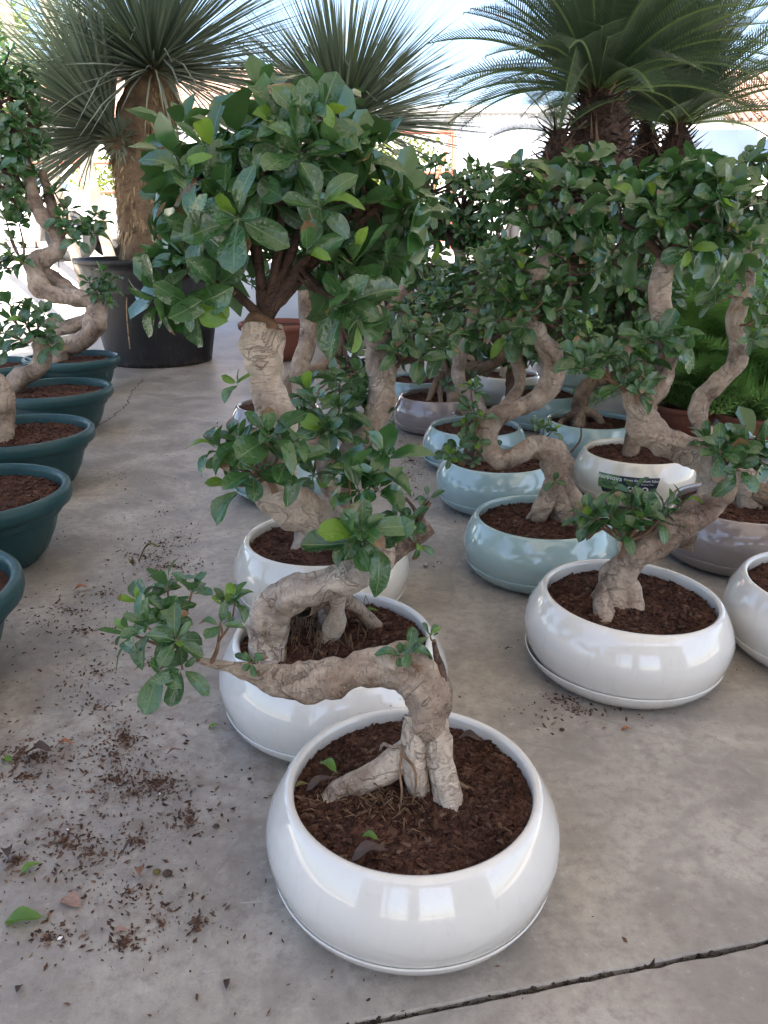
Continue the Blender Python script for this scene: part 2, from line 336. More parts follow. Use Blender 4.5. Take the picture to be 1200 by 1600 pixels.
# ------------------------------------------------------------------ mesh helpers
class MB:
    def __init__(s): s.v = []; s.f = []; s.uv = None
    def add(s, vs, fs):
        o = len(s.v); s.v.extend(vs); s.f.extend([tuple(i+o for i in f) for f in fs])
    def box(s, x0, x1, y0, y1, z0, z1, M4=None):
        vs = [Vector((x, y, z)) for z in (z0, z1) for y in (y0, y1) for x in (x0, x1)]
        if M4: vs = [M4 @ v for v in vs]
        s.add(vs, [(0, 2, 3, 1), (4, 5, 7, 6), (0, 1, 5, 4), (2, 6, 7, 3), (0, 4, 6, 2), (1, 3, 7, 5)])
    def lathe(s, prof, n=48, closed=False, wob=None):
        o = len(s.v)
        for k, (r, z) in enumerate(prof):
            for i in range(n):
                a = 2*math.pi*i/n
                rr = r*(1+(wob(a, z) if wob else 0))
                s.v.append(Vector((rr*math.cos(a), rr*math.sin(a), z)))
        m = len(prof)
        for k in range(m-1 if not closed else m):
            for i in range(n):
                j = (i+1) % n; k2 = (k+1) % m
                s.f.append((o+k*n+i, o+k*n+j, o+k2*n+j, o+k2*n+i))
        if not closed:
            s.f.append(tuple(o+i for i in range(n))[::-1]) if prof[0][0] > 1e-6 else None
    def build(s, name, mat, parent=None, smooth=True, origin=None):
        me = bpy.data.meshes.new(name)
        org = origin if origin is not None else Vector((0, 0, 0))
        me.from_pydata([tuple(v-org) for v in s.v], [], s.f); me.update()
        if smooth: me.polygons.foreach_set('use_smooth', [True]*len(me.polygons))
        if s.uv is not None and len(s.uv) == len(s.v):
            a = me.attributes.new('barkuv', 'FLOAT_VECTOR', 'POINT')
            a.data.foreach_set('vector', [c for t in s.uv for c in (t[0], t[1], 0.0)])
        me.materials.append(mat)
        o = bpy.data.objects.new(name, me); col.objects.link(o)
        if parent: o.parent = parent
        elif origin is not None: o.location = org
        return o
def tag(o, label=None, cat=None, group=None, kind=None):
    if label: o['label'] = label
    if cat: o['category'] = cat
    if group: o['group'] = group
    if kind: o['kind'] = kind
    return o
def empty(name, loc):
    o = bpy.data.objects.new(name, None); col.objects.link(o); o.location = loc; o.empty_display_size = 0.1
    return o

def spline(pts, rad, step):
    """Catmull-Rom through the points, one sample about every `step` metres."""
    P0 = [Vector(p) for p in pts]; n = len(P0); out = []; ro = []
    for i in range(n-1):
        a = P0[i-1] if i > 0 else P0[i]*2-P0[i+1]
        b, c = P0[i], P0[i+1]
        d = P0[i+2] if i+2 < n else c*2-b
        L = max((c-b).length, 1e-5); m = max(2, int(L/step))
        for k in range(m):
            t = k/m
            out.append(0.5*((2*b)+(c-a)*t+(2*a-5*b+4*c-d)*t*t+(3*b-a-3*c+d)*t**3))
            ts = t*t*(3-2*t); ro.append(rad[i]*(1-ts)+rad[i+1]*ts)
    out.append(P0[-1]); ro.append(rad[-1])
    return out, ro
def tube(mb, pts, rad, sides=8, step=0.02, lobe=0.0, twist=9.0, lump=0.0, lf=18.0, seed=0.0, cap=True, round_end=False):
    pp, rr = spline(pts, rad, step)
    n = len(pp); o = len(mb.v)
    if mb.uv is None: mb.uv = [(0, 0)]*len(mb.v)
    t0 = (pp[1]-pp[0]).normalized()
    u = t0.orthogonal().normalized(); s_len = 0.0
    for i in range(n):
        t = (pp[min(i+1, n-1)]-pp[max(i-1, 0)]).normalized()
        u = (u-t*u.dot(t)).normalized(); w = t.cross(u)
        if i: s_len += (pp[i]-pp[i-1]).length
        for k in range(sides):
            a = 2*math.pi*k/sides
            dirv = u*math.cos(a)+w*math.sin(a)
            r = rr[i]
            if lobe:
                g = abs(math.sin((a+s_len*twist+seed)*1.0))            # two strands with narrow grooves
                r *= 1+lobe*1.55*(g**0.42-0.74)
                g2 = abs(math.sin(a*1.5-s_len*twist*0.6+seed*2)); r *= 1+0.35*lobe*(g2**0.4-0.75)
            if lump:
                q = (pp[i]+dirv*rr[i])*lf+Vector((seed, seed*1.7, -seed))
                r *= 1+lump*noise.noise(q)+0.45*lump*noise.noise(q*2.7)
            mb.v.append(pp[i]+dirv*r)
            mb.uv.append((a*rr[i], s_len))
    if lump and sides >= 18:
        kr = random.Random(int(seed*91)+n); tot = sum((b-a).length for a, b in zip(pp, pp[1:]))
        for _ in range(int(tot/(sum(rr)/len(rr))*0.9)):
            i0 = kr.randrange(2, n-2); k0 = kr.randrange(sides); c = mb.v[o+i0*sides+k0].copy(); r0 = rr[i0]
            nd = (c-pp[i0]).normalized(); sg = r0*kr.uniform(.16, .38); hh = r0*kr.uniform(.06, .2)*(1 if kr.random() < .75 else -.9)
            for i in range(max(0, i0-12), min(n, i0+13)):
                for k in range(sides):
                    q = mb.v[o+i*sides+k]; d2 = (q-c).length/sg
                    if d2 < 2.2: mb.v[o+i*sides+k] = q+nd*hh*(math.exp(-d2*d2)-.45*math.exp(-(d2*2.6)**2))
    for i in range(n-1):
        for k in range(sides):
            j = (k+1) % sides
            mb.f.append((o+i*sides+k, o+i*sides+j, o+(i+1)*sides+j, o+(i+1)*sides+k))
    if cap:
        mb.v.append(pp[-1]+(pp[-1]-pp[-2]).normalized()*rr[-1]*(0.6 if round_end else 0.12)); mb.uv.append((0, s_len))
        c = len(mb.v)-1
        for k in range(sides): mb.f.append((o+(n-1)*sides+k, o+(n-1)*sides+(k+1) % sides, c))
    return pp, rr

def chips(mb, pts, size, rng, flat=0.45, long=2.2):
    """loose angular crumbs, one small octahedron each"""
    for p in pts:
        s = size*(0.22+rng.random()**3.5*2.2); l = s*(1+rng.random()*long)
        e = Matrix.Rotation(rng.random()*6.28, 3, 'Z') @ Matrix.Rotation(rng.uniform(-0.6, 0.6), 3, 'Y') @ Matrix.Rotation(rng.uniform(-0.6, 0.6), 3, 'X')
        vs = [Vector((l, 0, 0)), Vector((-l, s*0.2, 0)), Vector((0, s, 0)), Vector((l*0.2, -s, 0)), Vector((0, 0, s*flat)), Vector((0, 0, -s*flat))]
        mb.add([p+e @ v*0.5 for v in vs], [(0, 2, 4), (2, 1, 4), (1, 3, 4), (3, 0, 4), (2, 0, 5), (1, 2, 5), (3, 1, 5), (0, 3, 5)])

# ------------------------------------------------------------------ leaves
def leaf_mesh(name, mat, width=0.46, curl=0.10, fold=0.10, wave=0.02, tip=0.0, cols=4, rows=7, notch=0.0):
    vs, fs = [], []
    vs += [Vector((-0.012, -0.14, 0)), Vector((0.012, -0.14, 0))]
    for r in range(rows+1):
        t = r/rows
        # obovate outline, blunt tip
        w = width*0.5*(max(0.0, 1-abs((t-0.60)/(0.60 if t < 0.60 else 0.405))**(1.9 if t < 0.60 else 2.7)))**(0.76 if t < 0.60 else 0.55)
        if r == 0: w = 0.014
        if r == rows: w = 0.055*width
        for c in range(cols+1):
            x = (c/cols*2-1)
            z = -curl*(t-0.25)**2*1.6+curl*0.1 + fold*(x*x)*w*1.9 + wave*math.sin(t*9+x*2.5)*abs(x)
            y = t + (tip*t*t*0.1)
            if r == rows and abs(x) < 0.1: y += 0.012
            vs.append(Vector((x*w, y, z)))
    o = 2
    fs.append((0, 1, o+cols//2+1, o+cols//2-1))
    for r in range(rows):
        for c in range(cols):
            a = o+r*(cols+1)+c
            fs.append((a, a+1, a+cols+2, a+cols+1))
    me = bpy.data.meshes.new(name); me.from_pydata([tuple(v) for v in vs], [], fs); me.update()
    me.polygons.foreach_set('use_smooth', [True]*len(me.polygons)); me.materials.append(mat)
    return me
def leaf_set(tagname, mat, lo):
    c, r = (2, 4) if lo else (4, 7)
    return [leaf_mesh('leaf', M[mat], w, cu, fo, wa, 0, c, r) for (w, cu, fo, wa) in
            ((0.50, 0.16, 0.16, 0.02), (0.58, 0.05, 0.26, 0.03), (0.44, 0.34, 0.12, 0.02), (0.54, -0.14, 0.32, 0.03), (0.47, 0.55, 0.22, 0.04), (0.52, 0.25, 0.40, 0.05), (0.62, 0.10, 0.10, 0.04))]
LEAF = {('leaf', 0): leaf_set('a', 'leaf', False), ('leaf_young', 0): leaf_set('b', 'leaf_young', False),
        ('leaf_fine', 0): leaf_set('c', 'leaf_fine', True), ('leaf_young', 1): leaf_set('d', 'leaf_young', True), ('leaf', 1): leaf_set('e', 'leaf', True)}

def leaf_matrix(p, d, nrm, L, Wd=1.0):
    y = d.normalized(); z = (nrm-y*nrm.dot(y))
    if z.length < 1e-4: z = y.orthogonal()
    z.normalize(); x = y.cross(z)
    m = Matrix((x*L*Wd, y*L, z*L)).transposed().to_4x4(); m.translation = p
    return m
def rosette(out, p, axis, n, L, rng, open_=1.0, young=0.12):
    axis = axis.normalized(); u = axis.orthogonal().normalized(); w = axis.cross(u); a0 = rng.random()*6.28
    for i in range(n):
        a = a0+i*2.399+rng.uniform(-.25, .25)
        t = (i+0.5)/n
        el = R(22+78*t*open_+rng.uniform(-20, 20))
        d = axis*math.cos(el)+(u*math.cos(a)+w*math.sin(a))*math.sin(el)
        d = d+Vector((0, 0, -0.10*t+rng.uniform(-.1, .1)))
        nr = axis*math.sin(el)-(u*math.cos(a)+w*math.sin(a))*math.cos(el)
        nr = nr+Vector((rng.uniform(-.35, .35), rng.uniform(-.35, .35), 0.25+rng.uniform(-.2, .3)))
        l = L*rng.uniform(0.62, 1.15)*(0.58+0.42*min(1, t*1.8))
        kind = 'leaf_young' if (rng.random() < young and t < 0.5) else 'leaf'
        out.append((leaf_matrix(p-axis*L*0.12*t+d.normalized()*L*0.12, d, nr, l, rng.uniform(0.9, 1.15)), kind))

# ------------------------------------------------------------------ bowls
POT_PROF = [(0.150, 0.012), (0.200, 0.024), (0.2120, 0.040), (0.2165, 0.055), (0.2235, 0.076), (0.2275, 0.100), (0.2290, 0.122), (0.2245, 0.148), (0.2150, 0.174),
            (0.2040, 0.197), (0.1985, 0.2070), (0.1945, 0.2125), (0.1895, 0.2145), (0.1850, 0.2120), (0.1825, 0.2050), (0.1825, 0.1900), (0.1850, 0.160)]
SAUCER = [(0.150, 0.000), (0.180, 0.002), (0.201, 0.016), (0.2150, 0.038), (0.2198, 0.0530), (0.2203, 0.0560), (0.2188, 0.0575), (0.2170, 0.0555), (0.206, 0.035), (0.18, 0.018), (0.02, 0.014)]
WIDE_SAUCER = [(0.150, 0.000), (0.176, 0.002), (0.204, 0.022), (0.2280, 0.048), (0.2310, 0.0560), (0.2290, 0.0585), (0.2255, 0.0570), (0.200, 0.030), (0.17, 0.014), (0.02, 0.012)]
GREEN_PROF = [(0.150, 0.0), (0.178, 0.004), (0.205, 0.035), (0.230, 0.085), (0.246, 0.135), (0.255, 0.178), (0.258, 0.183), (0.284, 0.186), (0.294, 0.192), (0.2985, 0.204), (0.2995, 0.222), (0.2965, 0.235), (0.289, 0.2425),
              (0.279, 0.2425), (0.273, 0.238), (0.269, 0.225), (0.264, 0.16)]
ZK, RK = 0.85, 1.03
POT_PROF = [(r*RK, z*ZK) for r, z in POT_PROF]; SAUCER = [(r*RK, z*ZK) for r, z in SAUCER]; WIDE_SAUCER = [(r*RK, z*ZK) for r, z in WIDE_SAUCER]
POT_ME = {}
def shared(key, make):
    if key not in POT_ME: POT_ME[key] = make()
    return POT_ME[key]
def part_copy(me, name, parent, mat=None):
    o = bpy.data.objects.new(name, me); col.objects.link(o); o.parent = parent
    return o
def lathe_me(name, prof, mat, n=96, wob=None):
    mb = MB(); mb.lathe(prof, n, False, wob)
    me = bpy.data.meshes.new(name); me.from_pydata([tuple(v) for v in mb.v], [], mb.f); me.update()
    me.polygons.foreach_set('use_smooth', [True]*len(me.polygons)); me.materials.append(mat)
    return me
def soil_part(root, r_in, z, seed, nchip, size, slope=0.012):
    mb = MB(); rg = random.Random(seed); n = 44; m = 16
    def hz(x, y):
        q = Vector((x*14+seed, y*14, seed*0.3)); rr = math.hypot(x, y)/r_in
        return z+slope*(1-rr**2)+(1-rr**6)*(0.010*noise.noise(q*.6)+0.006*noise.noise(q*1.7))+0.004*noise.noise(q*3.6)
    mb.v.append(Vector((0, 0, hz(0, 0))))
    for k in range(1, m+1):
        for i in range(n):
            a = 6.28318*i/n; r = r_in*k/m
            mb.v.append(Vector((r*math.cos(a), r*math.sin(a), hz(r*math.cos(a), r*math.sin(a)))))
    for i in range(n): mb.f.append((0, 1+i, 1+(i+1) % n))
    for k in range(m-1):
        for i in range(n):
            j = (i+1) % n; a = 1+k*n
            mb.f.append((a+i, a+n+i, a+n+j, a+j))
    pts = []
    for _ in range(nchip):
        a = rg.random()*6.283; r = (r_in-0.004)*math.sqrt(rg.random())
        x, y = r*math.cos(a), r*math.sin(a)
        pts.append(Vector((x, y, hz(x, y)+0.001)))
    chips(mb, pts, size*1.15, rg, .6, 1.5)
    o = mb.build('soil', M['soil'], root, smooth=False); o['kind'] = 'stuff'
    return hz

def make_pot(root, colour, seed, saucer='tight', scale=1.0, tilt=None, nchip=900, csize=0.006):
    body = part_copy(shared(('body', colour), lambda: lathe_me('pot', POT_PROF, M[colour])), 'pot', root)
    sm = shared(('sauc', colour, saucer), lambda: lathe_me('saucer', WIDE_SAUCER if saucer == 'wide' else SAUCER, M[colour]))
    sc = part_copy(sm, 'saucer', body)
    if tilt:
        body.rotation_euler = tilt; body.location.z = 0.004
        sc.matrix_parent_inverse = body.matrix_basis.inverted()
    hz = soil_part(root, 0.1842*RK, 0.183*ZK, seed, nchip, csize)
    root.scale = (scale,)*3
    return body

# ------------------------------------------------------------------ bonsai builder
SOIL_Z = 0.19*ZK
class Tree:
    """a bonsai in its bowl; stem points are given as (px, py, radius px, depth offset) and become places in metres"""
    def __init__(s, root, base, d, seed, scale=1.0, leaf='leaf', lo=0, bark='bark', soil_z=SOIL_Z, scl=1.0):
        s.root, s.base, s.d, s.seed, s.lo, s.leafkind, s.barkm, s.soil_z = root, base, d, seed, lo, leaf, bark, soil_z*scl
        s.inv = 1.0/scl; s.rk = 1.0
        s.rng = random.Random(seed*13+5); s.leaves = []; s.trunk = None; s.stem = []
    def pt(s, p):
        if p[3] == 's':
            q = G(p[0], p[1], s.soil_z); dd = (q-CO).dot(FW); return q+Vector((0, 0, -0.018)), p[2]*dd/F
        d = s.d+p[3]
        return P(p[0], p[1], d), p[2]*d/F
    def loc(s, q): return (q-s.base)*s.inv
    def path(s, pts):
        a = [s.pt(p) for p in pts]
        if pts[0][3] == 's' and pts[0][2] > 5: a[0] = (a[0][0]+Vector((0, 0, -.045)), a[0][1])
        if pts[-1][3] == 's' and pts[-1][2] > 5: a[-1] = (a[-1][0]+Vector((0, 0, -.022)), a[-1][1])
        return [x[0] for x in a], [x[1] for x in a]
    def stems(s, name, paths, mat=None, parent=None, sides=16, step=0.012, lobe=0.16, lump=0.2, twist=9.0, lf=18.0, cut=False):
        mb = MB(); mb.uv = []
        for i, pts in enumerate(paths):
            q, r = s.path(pts)
            pp, rr = tube(mb, [s.loc(x) for x in q], [x*s.inv*s.rk for x in r], sides, step, lobe, twist, lump, lf, s.seed+i*3.1)
            s.stem.append(([x for x in pp]))
        o = mb.build(name, M[mat or s.barkm], parent or s.root)
        if name == 'trunk': s.trunk = o
        return o
    def fine(s, name, paths, mat, parent=None, sides=5, step=0.012, kind=None):
        mb = MB(); mb.uv = []
        for i, pts in enumerate(paths):
            q, r = s.path(pts)
            tube(mb, [s.loc(x) for x in q], [x*s.inv for x in r], sides, step, 0, 0, 0.25, 60, s.seed+i)
        o = mb.build(name, M[mat], parent or s.root)
        if kind: o['kind'] = kind
        return o
    def ros(s, px, py, dd, n, L, ax=None, open_=1.0, young=0.12):
        p = P(px, py, s.d+dd)
        ax = Vector(ax) if ax else Vector((s.rng.uniform(-.5, .5), s.rng.uniform(-.8, .1), 0.8))
        rosette(s.leaves, p, ax, n, L, s.rng, open_, young)
        return p
    def cluster(s, start, tips, L, n=7, r0=4.0, young=0.14, mat='twig', open_=1.0):
        """a side shoot: start (px,py,dd); each tip (px,py,dd[,n]) carries a rosette"""
        mb = MB(); mb.uv = []
        a = P(start[0], start[1], s.d+start[2])
        cx = sum((P(t[0], t[1], s.d+t[2]) for t in tips), Vector())/len(tips)
        hub = a.lerp(cx, 0.45)+Vector((0, 0, -0.004))
        k0 = r0*s.d/F
        tube(mb, [s.loc(a), s.loc(a.lerp(hub, .5)+Vector((0.003, 0, 0.002))), s.loc(hub)], [k0*s.inv, k0*.85*s.inv, k0*.7*s.inv], 6, 0.01, 0, 0, 0.2, 60, s.seed)
        for t in tips:
            p = P(t[0], t[1], s.d+t[2])
            mid = hub.lerp(p, 0.5)+Vector((s.rng.uniform(-.3, .3), s.rng.uniform(-.3, .3), -0.25))*(p-hub).length*0.3
            tube(mb, [s.loc(hub), s.loc(mid), s.loc(p)], [k0*.6*s.inv, k0*.45*s.inv, k0*.3*s.inv], 5, 0.012, 0, 0, 0.2, 60, s.seed)
            ax = (p-hub).normalized()*0.5+Vector((s.rng.uniform(-.5, .5), -0.5+s.rng.uniform(-.45, .45), 0.5))
            rosette(s.leaves, p, ax, t[3] if len(t) > 3 else n, L, s.rng, open_, young)
        mb.build('branch', M[mat], s.root)
    def crown(s, foot, blobs, ntips, L, n=7, limb_px=9, nlimb=7, young=0.10, hole=None, thin=2.0, mat='limb', front=0.0):
        """foot (px,py,dd) is the trunk's end; blobs are ellipsoids (px,py,dd,rx px,ry px,rz m)"""
        f = P(foot[0], foot[1], s.d+foot[2])
        B = [(P(b[0], b[1], s.d+b[2]), b[3]*(s.d+b[2])/F, b[4]*(s.d+b[2])/F, b[5]) for b in blobs]
        wt = [b[1]*b[2] for b in B]; cen = sum((b[0]*w for b, w in zip(B, wt)), Vector())/sum(wt)
        tips = []; tries = 0
        while len(tips) < ntips and tries < ntips*60:
            tries += 1
            c, rx, rz, ry = s.rng.choices(B, wt)[0]
            v = Vector((s.rng.gauss(0, 1), s.rng.gauss(0, 1), s.rng.gauss(0, 1))).normalized()
            if v.z < -0.75 or (front and v.y > front): continue
            k = s.rng.uniform(0.62, 1.0)**0.7
            p = c+Vector((v.x*rx, v.y*ry, v.z*rz))*k
            if hole:
                q = (p-CO); dd = q.dot(FW); hx = 600+F*q.x/dd; hy = 800-F*q.dot(UP)/dd
                if any(((hx-h[0])/h[2])**2+((hy-h[1])/h[3])**2 < 1 for h in hole) and p.y < c.y+ry*0.35: continue
            if any((p-t[0]).length < L*0.52 for t in tips): continue
            tips.append((p, (v*0.75+Vector((0, -0.12, 0.45))).normalized()))
        # limbs: spread from the cut top of the trunk, each serving the tips nearest it
        limbs = []
        for i in range(nlimb):
            a = 6.283*i/nlimb+s.rng.uniform(-.3, .3)
            b = s.rng.choices(B, wt)[0]
            rad = s.rng.uniform(0.25, 0.55)
            limbs.append(b[0]+Vector((math.cos(a)*b[1]*rad, math.sin(a)*b[3]*rad, s.rng.uniform(-.3, .35)*b[2])))
        groups = [[] for _ in limbs]
        for t in tips:
            groups[min(range(len(limbs)), key=lambda i: (limbs[i]-t[0]).length)].append(t)
        k0 = limb_px*s.d/F; kt = thin*s.d/F
        for e, g in zip(limbs, groups):
            mb = MB(); mb.uv = []
            m1 = f.lerp(e, 0.5)+Vector((s.rng.uniform(-.2, .2), s.rng.uniform(-.2, .2), s.rng.uniform(-.05, .2)))*(e-f).length*0.4
            f0 = f+Vector((s.rng.uniform(-.5, .5), s.rng.uniform(-.5, .5), 0))*k0
            pp, _ = tube(mb, [s.loc(f0), s.loc(m1), s.loc(e)], [k0*s.inv, k0*0.75*s.inv, k0*0.42*s.inv], 8, 0.012, 0, 0, 0.22, 45, s.seed)
            for (p, ax) in g:
                lp = s.loc(p)
                st = min(pp[len(pp)//3:], key=lambda q: (q-lp).length)
                mid = st.lerp(lp, 0.55)+Vector((s.rng.uniform(-.2, .2), s.rng.uniform(-.2, .2), s.rng.uniform(-.25, .05)))*(lp-st).length*0.45
                tube(mb, [st, mid, lp], [kt*1.5*s.inv, kt*s.inv, kt*0.65*s.inv], 4, 0.03, 0, 0, 0, 1, 0)
            mb.build('branch', M[mat], s.root)
        n0 = len(s.leaves)
        for (p, ax) in tips: rosette(s.leaves, p, ax+Vector((s.rng.uniform(-.3, .3), s.rng.uniform(-.3, .3), s.rng.uniform(-.2, .3))), n, L, s.rng, 1.0, young)
    def clear(s, ell, back):
        keep = []
        for m, k in s.leaves:
            ok = True
            for y in (.15, .55, .95):
                q = (m @ Vector((0, y, 0)))-CO; dd = q.dot(FW); hx = 600+F*q.x/dd; hy = 800-F*q.dot(UP)/dd
                if ((hx-ell[0])/ell[2])**2+((hy-ell[1])/ell[3])**2 < 1 and dd < s.d+back: ok = False
            if ok: keep.append((m, k))
        s.leaves = keep
    def finish(s, limit=300):
        s.leaves.sort(key=lambda t: (t[0].translation-CO).length)
        rest = s.leaves[limit:]
        T = Matrix.Translation(-s.base)
        Sc = Matrix.Scale(s.inv, 4)
        for i, (m, kind) in enumerate(s.leaves[:limit]):
            k = kind if kind == 'leaf_young' else s.leafkind
            st = LEAF.get((k, s.lo)) or LEAF[(k, 1 if (k, 1) in LEAF else 0)]
            o = bpy.data.objects.new('leaf', st[s.rng.randrange(len(st))]); col.objects.link(o)
            if k == 'leaf_fine': m = m @ Matrix.Scale(1.2, 4)
            o.parent = s.root; o.matrix_basis = Sc @ T @ m
        if rest:
            mb = MB(); st = LEAF[('leaf_fine', 0)]
            for m, kind in rest:
                me = st[s.rng.randrange(len(st))]; mm = Sc @ T @ m @ Matrix.Scale(1.2, 4)
                mb.add([mm @ v.co for v in me.vertices], [tuple(p.vertices) for p in me.polygons])
            o = mb.build('foliage', M['leaf_fine'], s.root); o['kind'] = 'stuff'
        s.leaves = []

def potted(cx, cy, colour, label, seed, scale=1.0, saucer='tight', tilt=None, nchip=500, csize=0.006, leaf='leaf', lo=0, bark='bark', group='bonsai trees in glazed bowls'):
    rim = 0.213*ZK*scale
    q = G(cx, cy, rim); base = Vector((q.x, q.y, 0.0)); d = (q-CO).dot(FW)
    root = empty('potted_bonsai', base); tag(root, label, 'potted bonsai', group)
    body = make_pot(root, colour, seed, saucer, scale, tilt, nchip, csize)
    t = Tree(root, base, d, seed, leaf=leaf, lo=lo, bark=bark, scl=scale)
    t.body = body; t.rk = {11: .95, 12: .83, 13: .82, 21: .9, 22: .8}.get(seed, .74)
    return t
def green_bowl(cx, cy, label, seed, nchip=900, leaf='leaf_fine', lo=0, bark='bark_far'):
    q = G(cx, cy, 0.24); base = Vector((q.x, q.y, 0)); d = (q-CO).dot(FW)
    root = empty('potted_bonsai', base); tag(root, label, 'potted bonsai', 'bonsai trees in dark green bowls')
    part_copy(shared(('green',), lambda: lathe_me('pot', GREEN_PROF, M['green_pot'])), 'pot', root)
    soil_part(root, 0.2665, 0.205, seed, nchip, 0.007)
    t = Tree(root, base, d, seed, leaf=leaf, lo=lo, bark=bark, soil_z=0.21); t.rk = .82
    return t

# ------------------------------------------------------------------ the setting
def struct(o): o['kind'] = 'structure'; return o
# ground: one sheet, level under the canopy, rising beyond it to the street
mb = MB()
ys = [-120, -40, -5, 9.2, 10.2, 11.0, 60, 900]; zs = [-.03, -.03, -.03, -.03, 0.35, 0.6, 0.6, 0.6]; xs = [-900, -60, -12, 0, 12, 60, 900]
for y, z in zip(ys, zs):
    for x in xs: mb.v.append(Vector((x, y, z)))
for j in range(len(ys)-1):
    for i in range(len(xs)-1):
        a = j*len(xs)+i; mb.f.append((a, a+1, a+1+len(xs), a+len(xs)))
struct(mb.build('ground', M['yard'], smooth=False))

# concrete floor: two slabs with an open joint between them
J0, J1 = G(560, 1600), G(1200, 1470)
jd = (J1-J0).normalized(); jn = Vector((-jd.y, jd.x, 0))
if jn.y < 0: jn = -jn
floor = struct(empty('floor', (0, 0, 0)))
def slab(sign, far_pts, name):
    mb = MB(); edge = []
    n = 420
    for i in range(n+1):
        t = -3.5+9.0*i/n
        p = J0+jd*t
        off = 0.0026+0.0045*abs(noise.noise(Vector((t*26, sign*5, 0))))+0.003*max(0, noise.noise(Vector((t*90, sign*9, 3))))
        edge.append(p+jn*sign*off)
    N0 = len(edge)
    for e in edge: mb.v.append(Vector((e.x, e.y, -0.003)))
    for e in edge: q = e+jn*sign*0.003; mb.v.append(Vector((q.x, q.y, 0.0)))
    for e in edge: mb.v.append(Vector((e.x, e.y, -0.029)))
    for i in range(N0-1):
        mb.f.append((i, i+1, N0+i+1, N0+i) if sign > 0 else (i+1, i, N0+i, N0+i+1))
        mb.f.append((2*N0+i, 2*N0+i+1, i+1, i) if sign > 0 else (i, i+1, 2*N0+i+1, 2*N0+i))
    o = len(mb.v)
    for p in far_pts: mb.v.append(Vector((p[0], p[1], 0)))
    k = list(range(o, o+len(far_pts)))
    poly = [N0+i for i in range(N0)]
    mb.f.append(tuple(poly+k) if sign > 0 else tuple(poly[::-1]+k))
    return mb.build(name, M['floor'], floor, smooth=False)
Ea, Eb = J0+jd*-3.5, J0+jd*5.5
slab(1, [(7.5, Eb.y), (7.5, 9.15), (-7.5, 9.15), (-7.5, Ea.y)], 'slab')
slab(-1, [(-7.5, Ea.y), (-7.5, -3.6), (7.5, -3.6), (7.5, Eb.y)], 'slab')
mb = MB(); rg = random.Random(3); pts = []
for i in range(1700):
    t = rg.uniform(-0.6, 1.3); p = J0+jd*t+jn*rg.gauss(0, 0.0028); pts.append(Vector((p.x, p.y, rg.uniform(-0.014, -0.0015))))
chips(mb, pts, 0.004, rg)
o = mb.build('joint_dirt', M['groove'], floor, smooth=False); o['kind'] = 'stuff'
def crack(pts, w, jag, seed, mat='groove'):
    mb = MB(); rg = random.Random(seed); P_ = [G(*p) for p in pts]; q = []
    for a, b in zip(P_, P_[1:]):
        m = max(2, int((b-a).length/0.03))
        for k in range(m):
            p = a.lerp(b, k/m); q.append(p+Vector((rg.uniform(-jag, jag), rg.uniform(-jag, jag), 0)))
    q.append(P_[-1])
    for i, p in enumerate(q):
        d = (q[min(i+1, len(q)-1)]-q[max(i-1, 0)]).normalized(); n = Vector((-d.y, d.x, 0))*w*rg.uniform(.3, 1)
        mb.v += [p+n+Vector((0, 0, 0.0012)), p-n+Vector((0, 0, 0.0012))]
    for i in range(len(q)-1): mb.f.append((2*i, 2*i+1, 2*i+3, 2*i+2))
    mb.build('crack', M[mat], floor, smooth=False)
crack([(225, 592), (205, 612), (200, 630), (190, 640), (175, 652), (150, 668), (120, 690)], 0.0035, 0.011, 4)

# assumed unseen canopy roof, shaped to shade the floor and soften light, with ribs and posts
roof = struct(empty('assumed_canopy', (0, 0, 4.3)))
mb = MB(); mb.box(-1.7, 4.8, -4.2, 8.9, 0.0, 0.05); mb.build('roof_sheet', M['diffuser'], roof, smooth=False)
for x in (-1.6, 0.0, 1.6, 3.2, 4.7):
    mb = MB(); mb.box(x-0.05, x+0.05, -4.15, 8.85, -0.16, -0.003); mb.build('rafter', M['steel'], roof, smooth=False)
for i, (x, y, w) in enumerate(((-1.6, -4.0, 'near left corner of the canopy'), (4.7, -4.0, 'near right corner of the canopy'), (4.7, 8.7, 'far right corner of the canopy'))):
    mb = MB(); mb.box(x-0.07, x+0.07, y-0.07, y+0.07, 0.012, 4.13); mb.box(x-0.13, x+0.13, y-0.13, y+0.13, 0, 0.012)
    tag(mb.build('canopy_post', M['steel'], None, False, Vector((x, y, 0))), 'grey steel post under the '+w, 'post', 'canopy posts')
front = empty('reflection_wall', (0, -4.9, -0.03)); tag(front, 'unseen grey wall with two wide openings, added behind the viewer for bowl reflections', 'wall')  # added wall out of view; its openings shape reflections in the glazed bowls
mb = MB(); mb.box(-4.5, -2.3, -.12, .12, 0, 2.9); mb.build('wall_end', M['reflwall'], front, False)
mb = MB(); mb.box(-.45, .35, -.12, .12, 0, 2.9); mb.build('pillar', M['reflwall'], front, False)
mb = MB(); mb.box(2.9, 7.6, -.12, .12, 0, 2.9); mb.build('wall_end', M['reflwall'], front, False)
mb = MB(); mb.box(-4.5, 7.6, -.12, .12, 2.902, 4.25); mb.build('lintel', M['reflwall'], front, False)
